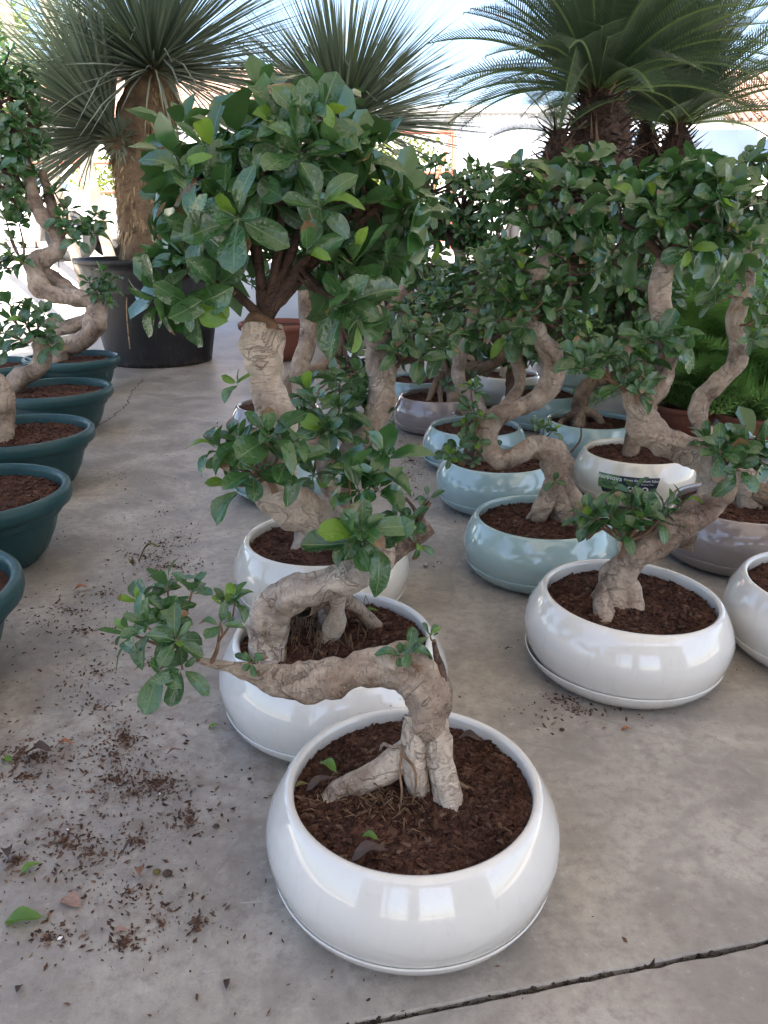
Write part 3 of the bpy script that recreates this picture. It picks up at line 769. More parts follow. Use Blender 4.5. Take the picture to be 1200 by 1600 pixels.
def timber(pts, w, label):
    mb = MB(); mb.uv = []
    b = pts[0]
    for k in range(len(pts)):
        p = pts[k]; j = Vector((0, 0, 0))
        for sx, sy in ((-1, -1), (1, -1), (1, 1), (-1, 1)): mb.v.append(p+Vector((sx*w, sy*w, 0))+Vector((rnd.uniform(-.004, .004), rnd.uniform(-.004, .004), 0)))
    for k in range(len(pts)-1):
        for i in range(4): mb.f.append((k*4+i, k*4+(i+1) % 4, k*4+4+(i+1) % 4, k*4+4+i))
    mb.f += [(3, 2, 1, 0), tuple(len(pts)*4-4+i for i in range(4))]
    mb.uv = None
    tag(mb.build('timber_post', M['wood'], None, False, b), label, 'post', 'timber posts at the canopy edge')
def post_line(a, b, d, n=8):
    A, B = P(a[0], a[1], d), P(b[0], b[1], d)
    B = A+(B-A)*((0.0-A.z)/(B.z-A.z)); T = A+(A-B)*((4.28-A.z)/(A.z-B.z)) if A.z > B.z else A
    T.y = A.y; B.y = A.y
    return [B.lerp(T, i/n) for i in range(n+1)]
timber(post_line((122, 200), (150, 415), 8.4), 0.052, 'leaning grey timber post behind the yucca crown')
timber(post_line((4, 0), (16, 78), 7.2), 0.042, 'slim timber post at the upper left edge of the photo')

# ------------------------------------------------------------------ street behind
SZ = 0.6
def car(name, label, loc, heading, L, Wd, Ht, prof, green, wheels, wr=0.32):
    """prof: side outline of the lower body, green: (x0 sill, x1 top, x2 top, x3 sill, z sill, z roof) of the cabin"""
    root = empty(name, loc); root.rotation_euler.z = heading; tag(root, label, 'car' if name != 'parked_van' else 'van', 'vehicles parked behind the canopy')
    h = Wd/2
    mb = MB(); n = len(prof)
    rows = ((-h, 0.94), (-h*0.93, 1.0), (h*0.93, 1.0), (h, 0.94))
    cx = sum(p[0] for p in prof)/n; cz = sum(p[1] for p in prof)/n
    for y, k in rows:
        for (x, z) in prof: mb.v.append(Vector((cx+(x-cx)*(0.985 if k < 1 else 1), y, cz+(z-cz)*(0.95 if k < 1 else 1))))
    for r in range(3):
        for i in range(n):
            j = (i+1) % n; mb.f.append((r*n+i, r*n+j, (r+1)*n+j, (r+1)*n+i))
    mb.f += [tuple(range(n))[::-1], tuple(range(3*n, 4*n))]
    mb.build('body', M['carwhite'], root, False)
    x0, x1, x2, x3, zs_, zr = green
    mb = MB(); t = h*0.93; u = h*0.78
    V = [(x0, -t, zs_), (x3, -t, zs_), (x3, t, zs_), (x0, t, zs_), (x1, -u, zr), (x2, -u, zr), (x2, u, zr), (x1, u, zr)]
    mb.add([Vector(v) for v in V], [(0, 1, 5, 4), (2, 3, 7, 6), (1, 2, 6, 5), (3, 0, 4, 7), (4, 5, 6, 7)])
    mb.build('cabin', M['carwhite'], root, False)
    def quad(a, b, c, d, ins, nm='window', push=0.006):
        A, B, C, D = [Vector(v) for v in (a, b, c, d)]; cc = (A+B+C+D)/4; nn = (B-A).cross(D-A).normalized()
        m = MB(); m.add([cc+(q-cc)*ins+nn*push for q in (A, B, C, D)]+[cc+(q-cc)*ins-nn*0.01 for q in (A, B, C, D)], [(0, 1, 2, 3), (0, 4, 5, 1), (1, 5, 6, 2), (2, 6, 7, 3), (3, 7, 4, 0)])
        m.build(nm, M['glass'], root, False)
    V = [Vector(v) for v in V]
    for (a, b, c, d) in ((V[0], V[1], V[5], V[4]), (V[2], V[3], V[7], V[6])):
        m0, m1 = a.lerp(b, 0.5), d.lerp(c, 0.5)
        quad(a, m0, m1, d, 0.84); quad(m0, b, c, m1, 0.84)
    quad(V[1], V[2], V[6], V[5], 0.86, 'windscreen'); quad(V[3], V[0], V[4], V[7], 0.86, 'rear_window')
    for wx in wheels:
        for s in (-1, 1):
            m = MB(); tyre = [(wr*0.62, -0.10), (wr*0.9, -0.105), (wr, -0.08), (wr, 0.08), (wr*0.9, 0.105), (wr*0.62, 0.10)]
            m.lathe(tyre, 28, True)
            w = m.build('wheel', M['rubber'], root); w.rotation_euler.x = math.pi/2; w.location = (wx, s*(h-0.07), wr)
            m = MB(); m.lathe([(0.02, 0.07), (wr*0.25, 0.075), (wr*0.6, 0.06), (wr*0.63, -0.05), (0.02, -0.06)], 28)
            for k in range(5):
                m.box(-0.028, 0.028, 0.04, wr*0.58, 0.07, 0.10, Matrix.Rotation(k*1.2566, 4, 'Z')); m.box(-0.028, 0.028, 0.04, wr*0.58, -0.10, -0.055, Matrix.Rotation(k*1.2566, 4, 'Z'))
            m.build('rim', M['alloy'], w, False)
    xf = max(p[0] for p in prof); xb = min(p[0] for p in prof)
    for s in (-1, 1):
        m = MB(); m.box(xf-0.16, xf+0.01, s*h*0.62-0.15, s*h*0.62+0.15, 0.60, 0.74); m.build('headlight', M['lamp'], root, False)
        m = MB(); m.box(-0.1, 0.04, s*h-0.015, s*h+0.02, zs_-0.13, zs_-0.10); m.build('door_handle', M['alloy'], root, False)
        m = MB(); m.box(x3-0.55, x3-0.42, s*(h+0.09)-0.09, s*(h+0.09)+0.09, zs_+0.02, zs_+0.15); m.build('mirror', M['carwhite'], root, False)
    return root
sed = [(-2.1, 0.32), (-1.72, 0.28), (-1.62, 0.5), (-1.4, 0.66), (-1.1, 0.66), (-0.9, 0.5), (-0.82, 0.26), (0.92, 0.26), (1.0, 0.5), (1.2, 0.66), (1.5, 0.66), (1.7, 0.5), (1.8, 0.28), (2.12, 0.34), (2.14, 0.62), (1.95, 0.78), (1.0, 0.95), (-1.7, 0.97), (-2.1, 0.9)]
car('parked_car', 'white hatchback parked in the sun behind the yucca', (-5.6, 11.9, SZ), 0, 4.2, 1.76, 1.48, sed, (-1.85, -1.35, 0.1, 1.05, 0.93, 1.46), (-1.25, 1.35))
van = [(-2.3, 0.35), (-1.85, 0.3), (-1.75, 0.55), (-1.5, 0.7), (-1.2, 0.7), (-0.95, 0.55), (-0.85, 0.3), (1.05, 0.3), (1.15, 0.55), (1.4, 0.7), (1.7, 0.7), (1.95, 0.55), (2.05, 0.32), (2.4, 0.36), (2.42, 0.8), (2.2, 1.05), (1.6, 1.2), (-2.3, 1.25)]
car('parked_van', 'white van parked at the right behind the sago palm', (7.1, 12.2, SZ), R(180), 4.8, 1.9, 2.1, van, (-2.28, -2.2, 0.9, 1.75, 1.2, 2.12), (-1.35, 1.55), 0.34)
car('parked_van', 'white van parked beside the corrugated shed', (4.0, 14.6, SZ), R(180), 4.8, 1.9, 2.1, van, (-2.28, -2.2, 0.9, 1.75, 1.2, 2.0), (-1.35, 1.55), 0.34)
# corrugated shed: every sheet a piece
shed = empty('corrugated_shed', (0, 0, SZ)); shed.location = (3.6, 18.5, SZ); tag(shed, 'white corrugated metal shed beside the red steel gate', 'shed')
def corr(w, hgt):
    mb = MB(); n = 24
    for i in range(n+1):
        x = w*i/n; y = 0.022*(1 if (i % 4) in (1, 2) else -1)
        mb.v += [Vector((x, y, 0)), Vector((x, y, hgt))]
    for i in range(n): mb.f.append((2*i, 2*i+2, 2*i+3, 2*i+1))
    me = bpy.data.meshes.new('sheet'); me.from_pydata([tuple(v) for v in mb.v], [], mb.f); me.materials.append(M['sheet']); return me
cme = corr(0.78, 2.75)
for i in range(6):
    o = part_copy(cme, 'sheet', shed); o.location = (-2.0+0.785*i, 0, 0.0)
mb = MB(); mb.box(-2.0, 2.72, 0.04, 3.0, 0, 2.72); mb.build('inner_wall', M['sheet'], shed, False)
mb = MB(); mb.box(-2.2, 2.95, -0.25, 3.2, 2.76, 2.86); mb.build('roof', M['roof'], shed, False)
# red steel gate and rails
def bar(mb, a, b, w=0.03):
    tube(mb, [Vector(a), Vector(b)], [w, w], 6, 5.0)
gate = empty('steel_gate', (0.55, 17.9, SZ)); tag(gate, 'red steel gate frame with diagonal brace in front of the hedge', 'gate')
for nm, a, b in (('gate_post', (0.92, 0, 0), (0.92, 0, 2.35)), ('gate_post', (-1.0, 0, 0), (-1.0, 0, 2.35)), ('top_rail', (-1.0, 0, 2.33), (0.92, 0, 2.33)), ('middle_rail', (-1.0, 0, 1.55), (0.92, 0, 1.55)), ('brace', (0.25, 0, 0.6), (0.88, 0, 2.3)), ('bottom_rail', (-1.0, 0, 0.2), (0.92, 0, 0.2))):
    mb = MB(); bar(mb, a, b, 0.035); mb.build(nm, M['redsteel'], gate)
fence = empty('steel_fence', (-8, 16.2, SZ)); tag(fence, 'low red rail fence in front of the hedge at the left', 'fence')
for z in (0.55, 1.1, 1.62):
    mb = MB(); bar(mb, (-6, 0, z), (7.4, 0, z), 0.03); mb.build('rail', M['redsteel'], fence)
for x in (-6, -3.3, -0.6, 2.1, 4.8, 7.4):
    mb = MB(); bar(mb, (x, 0.05, 0), (x, 0.05, 1.7), 0.035); mb.build('fence_post', M['redsteel'], fence)
# buildings
def house(loc, w, dp, h, label, roofm, rh, wins, wall='plaster'):
    root = empty('house', loc); tag(root, label, 'building')
    mb = MB(); mb.box(-w/2, w/2, 0, dp, 0, h); mb.build('wall', M[wall], root, False)
    mb = MB(); e = 0.35
    if rh > 0.3:
        mb.add([Vector(v) for v in ((-w/2-e, -e, h+.01), (w/2+e, -e, h+.01), (w/2+e, dp+e, h+.01), (-w/2-e, dp+e, h+.01), (-w/2-e, dp/2, h+rh), (w/2+e, dp/2, h+rh))], [(0, 1, 5, 4), (2, 3, 4, 5), (1, 2, 5), (3, 0, 4), (3, 2, 1, 0)])
        r = mb.build('roof', M[roofm], root, False)
        mt = MB(); n = int(w/0.3); sl = math.hypot(dp/2+e, rh)
        for i in range(n):
            x = -w/2-e+(w+2*e)*(i+0.5)/n
            tube(mt, [Vector((x, -e-.02, h+0.03)), Vector((x, dp/2, h+rh+0.02))], [0.07, 0.07], 6, 8.0)
        t = mt.build('tile_rows', M[roofm], r); t['kind'] = 'stuff'
    else:
        mb.box(-w/2-.2, w/2+.2, -.2, dp+.2, h+.005, h+rh); mb.build('roof', M[roofm], root, False)
    for (x, z, ww, hh) in wins:
        m = MB(); m.box(x-ww/2, x+ww/2, -0.03, 0.03, z, z+hh); f = m.build('window', M['plaster'], root, False)
        m = MB(); m.box(x-ww/2+.07, x+ww/2-.07, -0.045, -0.033, z+.07, z+hh-.07); m.build('pane', M['glass'], f, False)
house((3.2, 27, SZ), 15, 8, 3.9, 'long white building behind the corrugated shed', 'roof', 0.16, [(-5.5, 1.2, 1.2, 1.2), (-2.5, 1.2, 1.2, 1.2), (3, 1.2, 1.2, 1.2)])
house((17.5, 31, SZ), 11, 8, 4.1, 'white house with terracotta tiled roof at the right', 'tile', 2.3, [(-3, 1.4, 1.2, 1.3), (0, 1.4, 1.2, 1.3), (3, 1.4, 1.2, 1.3)])
house((-10.5, 33, SZ), 12, 8, 4.4, 'white house with terracotta tiled roof behind the yucca', 'tile', 2.4, [(-3, 1.4, 1.2, 1.3), (2, 1.4, 1.2, 1.3), (4.6, 1.4, 1.2, 1.3)])
# hedge bushes and trees beyond the fence
def leaf_ball(name, parent, blobs, n, L, mat, seed, kind='stuff'):
    rg = random.Random(seed); mb = MB()
    for _ in range(n):
        c, r = rg.choice(blobs)
        v = Vector((rg.gauss(0, 1), rg.gauss(0, 1), rg.gauss(0, 1))).normalized()*(rg.random()**0.35)
        p = Vector((c[0]+v.x*r[0], c[1]+v.y*r[1], c[2]+v.z*r[2]))
        a = Vector((rg.gauss(0, 1), rg.gauss(0, 1), rg.gauss(0, .6))).normalized(); b = a.orthogonal().normalized()
        b = Matrix.Rotation(rg.random()*6.28, 3, a) @ b
        l = L*rg.uniform(.6, 1.3)
        mb.add([p, p+a*l*.5+b*l*.28, p+a*l, p+a*l*.5-b*l*.28], [(0, 1, 2, 3)])
    o = mb.build(name, M[mat], parent, False)
    if kind: o['kind'] = kind
def bush(loc, w, h, label, seed, n=2600):
    root = empty('hedge_bush', loc); tag(root, label, 'bush', 'bushes behind the fence')
    mb = MB()
    for i in range(5):
        x = (i-2)*w*0.16; tube(mb, [Vector((x*.6, 0, 0)), Vector((x, 0.05, h*.35)), Vector((x*1.4, 0, h*.75))], [.035, .028, .012], 6, .3)
    mb.build('stem', M['limb'], root)
    rg = random.Random(seed)
    bl = [((rg.uniform(-.4, .4)*w, rg.uniform(-.25, .25), h*rg.uniform(.35, .78)), (w*.27, .4, h*.27)) for _ in range(9)]
    leaf_ball('foliage', root, bl, n, 0.12, 'hedge', seed)
for i, (x, w, h, t) in enumerate(((0.3, 2.3, 2.4, 'yellow green bush filling the red steel gate'), (-2.2, 2.8, 2.0, 'yellow green bush left of the red steel gate'), (-5.2, 3.0, 2.3, 'sunlit hedge bush behind the hatchback front'), (-8.2, 3.4, 2.6, 'sunlit hedge bush behind the hatchback tail'))):
    bush((x, 19.2, SZ), w, h, t, 40+i)
def tree(loc, h, r, label, seed):
    root = empty('garden_tree', loc); tag(root, label, 'tree')
    mb = MB(); mb.uv = []; tube(mb, [Vector((0, 0, 0)), Vector((.1, 0, h*.3)), Vector((0, .1, h*.6))], [.16, .12, .07], 8, .3)
    for k in range(5): tube(mb, [Vector((.05, 0, h*.35)), Vector((math.cos(k*1.3)*r*.4, math.sin(k*1.3)*r*.4, h*.6)), Vector((math.cos(k*1.3)*r*.75, math.sin(k*1.3)*r*.7, h*.78))], [.06, .04, .015], 6, .3)
    mb.build('trunk', M['limb'], root)
    rg = random.Random(seed)
    bl = [((rg.uniform(-.6, .6)*r, rg.uniform(-.6, .6)*r, h*rg.uniform(.5, .9)), (r*.42, r*.42, h*.13)) for _ in range(12)]
    leaf_ball('crown', root, bl, 5200, 0.16, 'hedge', seed)
tree((-9.0, 17.2, SZ), 5.2, 1.9, 'tall sunlit yellow green tree at the left edge', 71)

# ------------------------------------------------------------------ yuccas and palms at the canopy edge
def blades(root, name, c, axis, n, L, w, seed, lo=8, hi=125, mat='blade'):
    rg = random.Random(seed); mb = MB(); axis = Vector(axis).normalized(); u = axis.orthogonal().normalized(); v = axis.cross(u)
    for i in range(n):
        cz = math.cos(R(lo))+(math.cos(R(hi))-math.cos(R(lo)))*rg.random(); el = math.acos(cz); a = rg.random()*6.283
        d = axis*math.cos(el)+(u*math.cos(a)+v*math.sin(a))*math.sin(el)
        l = L*rg.uniform(.72, 1.08); ww = w*rg.uniform(.75, 1.2)
        s = d.cross(Vector((0, 0, 1)))
        s = s.normalized() if s.length > .05 else u
        s = (Matrix.Rotation(rg.uniform(-.7, .7), 3, d) @ s); up = s.cross(d)
        droop = rg.uniform(0.02, 0.10)+(0.18 if el > R(95) else 0)+(rg.uniform(.2, .6) if rg.random() < 0.07 else 0)
        pts = []
        p0 = c+d*0.07
        for k, t in enumerate((0, .33, .66, 1)):
            p = p0+d*l*t+Vector((0, 0, -1))*droop*l*t*t
            k2 = ww*(0.85, 1.0, .72, .03)[k]
            pts += [p+s*k2+up*k2*.35, p, p-s*k2+up*k2*.35]
        f = []
        for k in range(3):
            b = k*3; f += [(b, b+1, b+4, b+3), (b+1, b+2, b+5, b+4)]
        mb.add([q-root.location for q in pts], f)
    o = mb.build(name, M[mat], root, True); o['kind'] = 'stuff'
def fibre_bark(root, base, axis_pts, rad, n, seed, ln=0.16):
    """hanging dead fibre over the stem"""
    rg = random.Random(seed); mb = MB(); pp, rr = spline(axis_pts, rad, 0.03)
    for _ in range(n):
        k = rg.randrange(2, len(pp)-1); a = rg.random()*6.283; dr = Vector((math.cos(a), math.sin(a), 0)); tn = Vector((-math.sin(a), math.cos(a), 0))
        p = pp[k]+dr*rr[k]*1.0; l = ln*rg.uniform(.4, 1.3); w = 0.009*rg.uniform(.4, 1.3); o2 = rg.uniform(.006, .05); sk = tn*rg.uniform(-.04, .04)
        mb.add([p+tn*w-root.location, p-tn*w-root.location, p-tn*w*.8+dr*o2*.6+sk*.5-Vector((0, 0, l*.5))-root.location, p+tn*w*.8+dr*o2*.6+sk*.5-Vector((0, 0, l*.5))-root.location, p+dr*o2+sk-Vector((0, 0, l))-root.location],
               [(0, 1, 2, 3), (3, 2, 4)])
    o = mb.build('bark_fibre', M['ffibre'], root, False); o['kind'] = 'stuff'
def tub(root, r0, r1, h, mat, name='pot'):
    mb = MB(); mb.lathe([(r0-.02, 0), (r0, .004), (r0+.004, .03), (r0+(r1-r0)*.9, h*.9), (r1, h-.04), (r1+.03, h-.038), (r1+.034, h-.008), (r1+.028, h), (r1-.004, h-.002), (r1-.012, h-.06), (r1-.03, h*.7)], 72)
    mb.build(name, M[mat], root)
    soil_part(root, r1-.02, h-.085, 5, 500, .012)
q = P(250, 545, 6.28); ybase = Vector((q.x, q.y, 0)); yroot = empty('potted_yucca', ybase)
tag(yroot, 'tall yucca with thick shaggy trunk in a big black tub', 'potted yucca')
tub(yroot, .41, .55, .80, 'black_pot')
YD = (Vector((ybase.x, ybase.y, .8))-CO).dot(FW)
ax = [Vector((ybase.x, ybase.y, .68)), P(231, 370, YD), P(226, 290, YD), P(222, 215, YD), P(234, 150, YD), P(240, 112, YD)]
rad = [.22, .205, .215, .225, .20, .16]
mb = MB(); mb.uv = []; tube(mb, [p-ybase for p in ax], rad, 40, .03, 0, 0, .16, 9, 3)
mb.build('trunk', M['ybark'], yroot)
mb = MB(); mb.uv = []; h1 = P(176, 205, YD-.15)
tube(mb, [P(215, 255, YD-.05)-ybase, P(192, 225, YD-.12)-ybase, h1-ybase], [.12, .13, .10], 20, .03, 0, 0, .2, 12, 5)
mb.build('side_stem', M['ybark'], yroot)
fibre_bark(yroot, ybase, ax, rad, 3600, 8)
blades(yroot, 'foliage', P(240, 112, YD), (0.05, -.1, 1), 900, 1.3, .0095, 1, 4, 98)
blades(yroot, 'foliage', h1, (-.95, -.12, .55), 680, 1.2, .0095, 2, 4, 68)
blades(yroot, 'stub_leaves', P(186, 222, YD-.17), (-.3, -.6, .1), 240, .16, .008, 9, 4, 110)
q = P(560, 600, 7.7); y2 = Vector((q.x, q.y, 0)); r2 = empty('potted_yucca', y2); tag(r2, 'grey green yucca with a wide fan of blades behind the nearest crown', 'potted yucca')
tub(r2, .40, .55, .75, 'black_pot')
YD2 = 7.75
ax = [Vector((y2.x, y2.y, .64)), Vector((y2.x-.02, y2.y, 1.2)), P(535, 215, YD2)]
mb = MB(); mb.uv = []; tube(mb, [p-y2 for p in ax], [.2, .18, .17], 32, .04, 0, 0, .15, 9, 4); mb.build('trunk', M['ybark'], r2)
fibre_bark(r2, y2, ax, [.2, .18, .17], 500, 9)
blades(r2, 'foliage', P(535, 195, YD2), (.05, -.12, 1), 1020, 1.5, .0115, 3, 4, 98)

# sago palms: each frond a piece
def frond_me(seed, L=1.0, droop=.25, lw=.24):
    rg = random.Random(seed); mb = MB(); pts = []
    for k in range(9):
        t = k/8; pts.append(Vector((0, L*(t-.12*t*t*droop*2), L*(.10*math.sin(t*2.2)-droop*t**2.3))))
    tube(mb, pts, [.011*L, .010*L, .009*L, .008*L, .007*L, .006*L, .005*L, .004*L, .002*L], 5, .5)
    pp, _ = spline(pts, [1]*9, L*.0152)
    for k in range(int(len(pp)*.12), len(pp)):
        t = k/len(pp); l = lw*L*math.sin(math.pi*min(1, .12+.9*t)**.8)**.6*(1 if t < .9 else .75)
        tg = (pp[min(k+1, len(pp)-1)]-pp[max(k-1, 0)]).normalized()
        for s in (-1, 1):
            d = (Vector((s*1.0, 0, 0))+tg*(.45+.5*t)+Vector((0, 0, .38))).normalized(); w = tg*.0043*L
            jit = Vector((0, rg.uniform(-.02, .02), rg.uniform(-.03, .03)))*L
            p = pp[k]; m = p+d*l*.55; e = p+d*l+jit*.6+Vector((0, 0, -.012*L))
            mb.add([p-w, p+w, m+w*.85, m-w*.85, e], [(0, 1, 2, 3), (3, 2, 4)])
    mb.uv = None
    me = bpy.data.meshes.new('frond'); me.from_pydata([tuple(v) for v in mb.v], [], mb.f); me.update(); me.materials.append(M['palm']); return me
FR = [frond_me(1, 1, .03), frond_me(2, 1, .10), frond_me(3, 1, .20)]
def sago_head(root, c, n, L, seed, base=None, rot=0, lo=12, hi=88):
    rg = random.Random(seed)
    for i in range(n):
        t = (i+.5)/n; el = R(lo+(hi-lo)*t**.8+rg.uniform(-6, 6)); a = rot+i*2.39996+rg.uniform(-.2, .2)
        d = Vector((math.cos(a)*math.sin(el), math.sin(a)*math.sin(el), math.cos(el)))
        nr = Vector((-math.cos(a)*math.cos(el), -math.sin(a)*math.cos(el), math.sin(el)))
        o = bpy.data.objects.new('frond', FR[min(2, int(t*3))]); col.objects.link(o); o.parent = root
        o.matrix_basis = Matrix.Translation(-root.location) @ leaf_matrix(c+d*.04, d, nr, L*rg.uniform(.85, 1.1))
def scaly(root, pts, rad, n, seed, sl=.15):
    mb = MB(); mb.uv = []; tube(mb, [p-root.location for p in pts], rad, 28, .03, 0, 0, .12, 14, seed); mb.build('trunk', M['scale'], root)
    rg = random.Random(seed); mb = MB(); pp, rr = spline(pts, rad, .02)
    for i in range(n):
        k = int(len(pp)*((i+.5)/n)*.98)+1; k = min(k, len(pp)-1); a = i*2.39996+rg.uniform(-.1, .1)
        dr = Vector((math.cos(a), math.sin(a), 0)); tn = Vector((-math.sin(a), math.cos(a), 0)); p = pp[k]+dr*rr[k]*.96-root.location
        l = sl*rg.uniform(.6, 1.5); w = .013*rg.uniform(.7, 1.3); d = (dr*.8+Vector((0, 0, rg.uniform(-.3, 1.1)))+tn*rg.uniform(-.2, .2)).normalized(); un = d.cross(tn)*.012
        mb.add([p+tn*w, p-tn*w, p+un*1.2, p+d*l], [(0, 1, 3), (1, 2, 3), (2, 0, 3)])
    o = mb.build('leaf_bases', M['leafbase'], root, False); o['kind'] = 'stuff'
def sago(base, d, heads, label, tr, th):
    root = empty('potted_sago_palm', base); tag(root, label, 'potted palm', 'sago palms behind the bonsai rows')
    tub(root, .30, .40, .48, 'black_pot')
    for k, (px, py, tx, ty, dd, r, n, L, sd, hi) in enumerate(heads):
        c = P(px, py, d+dd); m = P(tx, ty, d+dd)
        ptsr = [Vector((base.x*.5+m.x*.5, m.y, .42)), Vector((m.x, m.y, max(.46, m.z-.35))), m, c]
        scaly(root, ptsr, [r*.7, r*1.02, r*1.08, r*.5], int(620*(r/.25)), sd)
        sago_head(root, c, n, L, sd, hi=hi)
D1 = 5.6
q = P(930, 600, D1); b1 = Vector((q.x, P(930, 190, D1).y, 0))
sago(b1, D1, [(932, 146, 936, 215, 0, .205, 92, 1.22, 21, 92), (872, 208, 872, 245, -.25, .10, 10, .5, 22, 90)], 'large sago palm with spiky brown trunk behind the bonsai crowns', .25, 1)
D2 = 6.4
b2 = Vector((P(1065, 200, D2).x, P(1065, 200, D2).y, 0))
sago(b2, D2, [(1060, 195, 1056, 240, 0, .13, 64, 1.2, 31, 92), (1010, 190, 1010, 235, .3, .10, 34, 1.0, 32, 78)], 'dark sago palm with fronds reaching the right photo edge', .2, 1)

# asparagus ferns in terracotta pots
def fern_me(seed):
    rg = random.Random(seed); mb = MB(); pts = [Vector((0, t, .20*math.sin(t*1.9)-.36*t**2.2)) for t in (0, .25, .5, .75, 1)]
    tube(mb, pts, [.009, .008, .006, .004, .002], 4, .5); pp, _ = spline(pts, [1]*5, .035)
    for k in range(3, len(pp)):
        t = k/len(pp); l = .24*math.sin(math.pi*(.1+.86*t))**.7
        for s in (-1, 1):
            d = Vector((s, .55+.5*t, .12+rg.uniform(-.12, .12))).normalized(); e = pp[k]+d*l
            for j in range(6):
                u = (j+1)/6; b = pp[k].lerp(e, u)+Vector((0, 0, -.05*l*u*u)); q = .085*(1.15-u*.55)
                for s2 in (-1, 1):
                    dd = (d*.8+Vector((-d.y*s2, d.x*s2, rg.uniform(-.9, 1.0)))).normalized(); wv = Vector((-dd.y, dd.x, 0))*.0062
                    mb.add([b-wv, b+wv, b+dd*q], [(0, 1, 2)])
    mb.uv = None
    me = bpy.data.meshes.new('frond'); me.from_pydata([tuple(v) for v in mb.v], [], mb.f); me.update(); me.materials.append(M['fern']); return me
FE = [fern_me(5), fern_me(6), fern_me(7)]
def fern(px, py, d, n, L, label, seed, r=.17, h=.26, stand=0.0):
    q = P(px, py, d); base = Vector((q.x, q.y, 0)); root = empty('potted_fern', base); tag(root, label, 'potted fern', 'asparagus ferns in terracotta pots')
    mb = MB(); mb.lathe([(r*.66, 0), (r*.7, .004), (r*.94, h*.8), (r*.95, h*.82), (r*1.06, h*.83), (r*1.09, h*.98), (r*1.06, h), (r*.98, h-.004), (r*.95, h*.8), (r*.9, h*.6)], 48); mb.build('pot', M['terracotta'], root)
    soil_part(root, r*.965, h*.86, seed, 300, .006)
    rg = random.Random(seed)
    for i in range(n):
        a = i*2.39996; t = (i+.5)/n; el = R(4+72*t**1.2+rg.uniform(-8, 8)); d_ = Vector((math.cos(a)*math.sin(el), math.sin(a)*math.sin(el), math.cos(el)))
        nr = Vector((-math.cos(a)*math.cos(el), -math.sin(a)*math.cos(el), math.sin(el)))
        o = bpy.data.objects.new('frond', FE[i % 3]); col.objects.link(o); o.parent = root
        o.matrix_basis = leaf_matrix(Vector((math.cos(a)*.03, math.sin(a)*.03, h*.84)), d_, nr, L*rg.uniform(.75, 1.15))
fern(1085, 560, 3.75, 80, .66, 'feathery green asparagus fern behind the white bowl bonsai trunk', 51, .15, .19)
fern(1190, 560, 3.55, 80, .64, 'feathery green asparagus fern at the right photo edge', 52, .15, .19)
fern(1150, 540, 4.35, 80, .78, 'feathery green asparagus fern at the back between two others', 53, .15, .19)
q = P(385, 560, 6.7)
def bowl_only(cx, cy, rim, d_label):
    q = G(cx, cy, rim); root = empty('terracotta_bowl', Vector((q.x, q.y, 0))); tag(root, d_label, 'flower pot')
    mb = MB(); mb.lathe([(.15, 0), (.17, .004), (.25, .12), (.285, .24), (.29, .245), (.31, .25), (.315, .29), (.305, .3), (.29, .295), (.28, .24), (.27, .2)], 64); mb.build('pot', M['terracotta'], root)
    soil_part(root, .278, .26, 61, 300, .009)
    return root
tb = bowl_only(432, 503, .30, 'dark terracotta bowl behind the nearest bonsai trunk')

# ------------------------------------------------------------------ nearest row of bonsai
# 1: front white bowl
t = potted(645, 1219, 'white', 'front white bowl bonsai with bare forked trunk bending left', 11, 1.0, nchip=14000, csize=0.0056, bark='bark')
t.stems('trunk', [[(676, 1225, 26, 's'), (664, 1165, 31, .01), (668, 1118, 36, .0), (662, 1078, 38, .0), (634, 1046, 38, .0), (580, 1044, 30, .01), (525, 1058, 31, .02), (470, 1068, 29, .03), (425, 1060, 22, .035), (388, 1050, 15, .035), (348, 1040, 9, .03), (312, 1031, 6, .02)]],
        sides=36, step=.005, lobe=.30, lump=.34, lf=24, twist=15)
t.stems('root', [[(676, 1120, 22, -.005), (686, 1180, 26, -.01), (698, 1240, 26, -.02), (712, 1285, 19, 's')]], 'bark_pale', sides=24, step=.006, lobe=.12, lump=.22, lf=26)
t.stems('root', [[(652, 1120, 24, -.005), (646, 1170, 24, -.012), (652, 1215, 20, -.012), (664, 1245, 14, 's')]], 'bark_pale', sides=24, step=.006, lobe=.12, lump=.22, lf=26)
t.stems('root', [[(648, 1160, 20, .0), (608, 1196, 23, .0), (565, 1222, 21, .004), (530, 1236, 19, .0), (505, 1250, 16, 's'), (480, 1262, 10, 's')]], 'bark_pale', sides=24, step=.006, lobe=.05, lump=.16, lf=26)
t.fine('twig', [[(690, 1085, 11, .0), (692, 1060, 8, -.01), (683, 1025, 6, -.01), (678, 1003, 4, -.01)]], 'limb', sides=8)
t.fine('aerial_root', [[(630, 1165, 2.2, -.03), (624, 1205, 2, -.035), (628, 1235, 2, -.04), (622, 1272, 1.5, 's')]], 'root')
t.fine('aerial_root', [[(625, 1178, 2, -.03), (645, 1195, 2.4, -.05), (650, 1225, 2, -.05), (640, 1258, 1.5, 's')]], 'root')
t.fine('aerial_root', [[(708, 1220, 4.5, -.0), (730, 1232, 4, .0), (752, 1245, 3, 's'), (762, 1256, 2, 's')]], 'root')
t.fine('aerial_root', [[(640, 1160, 3, -.02), (615, 1168, 3, -.02), (600, 1162, 3, .01), (594, 1172, 2, .02)]], 'bark')
rg = random.Random(2); hairs = []
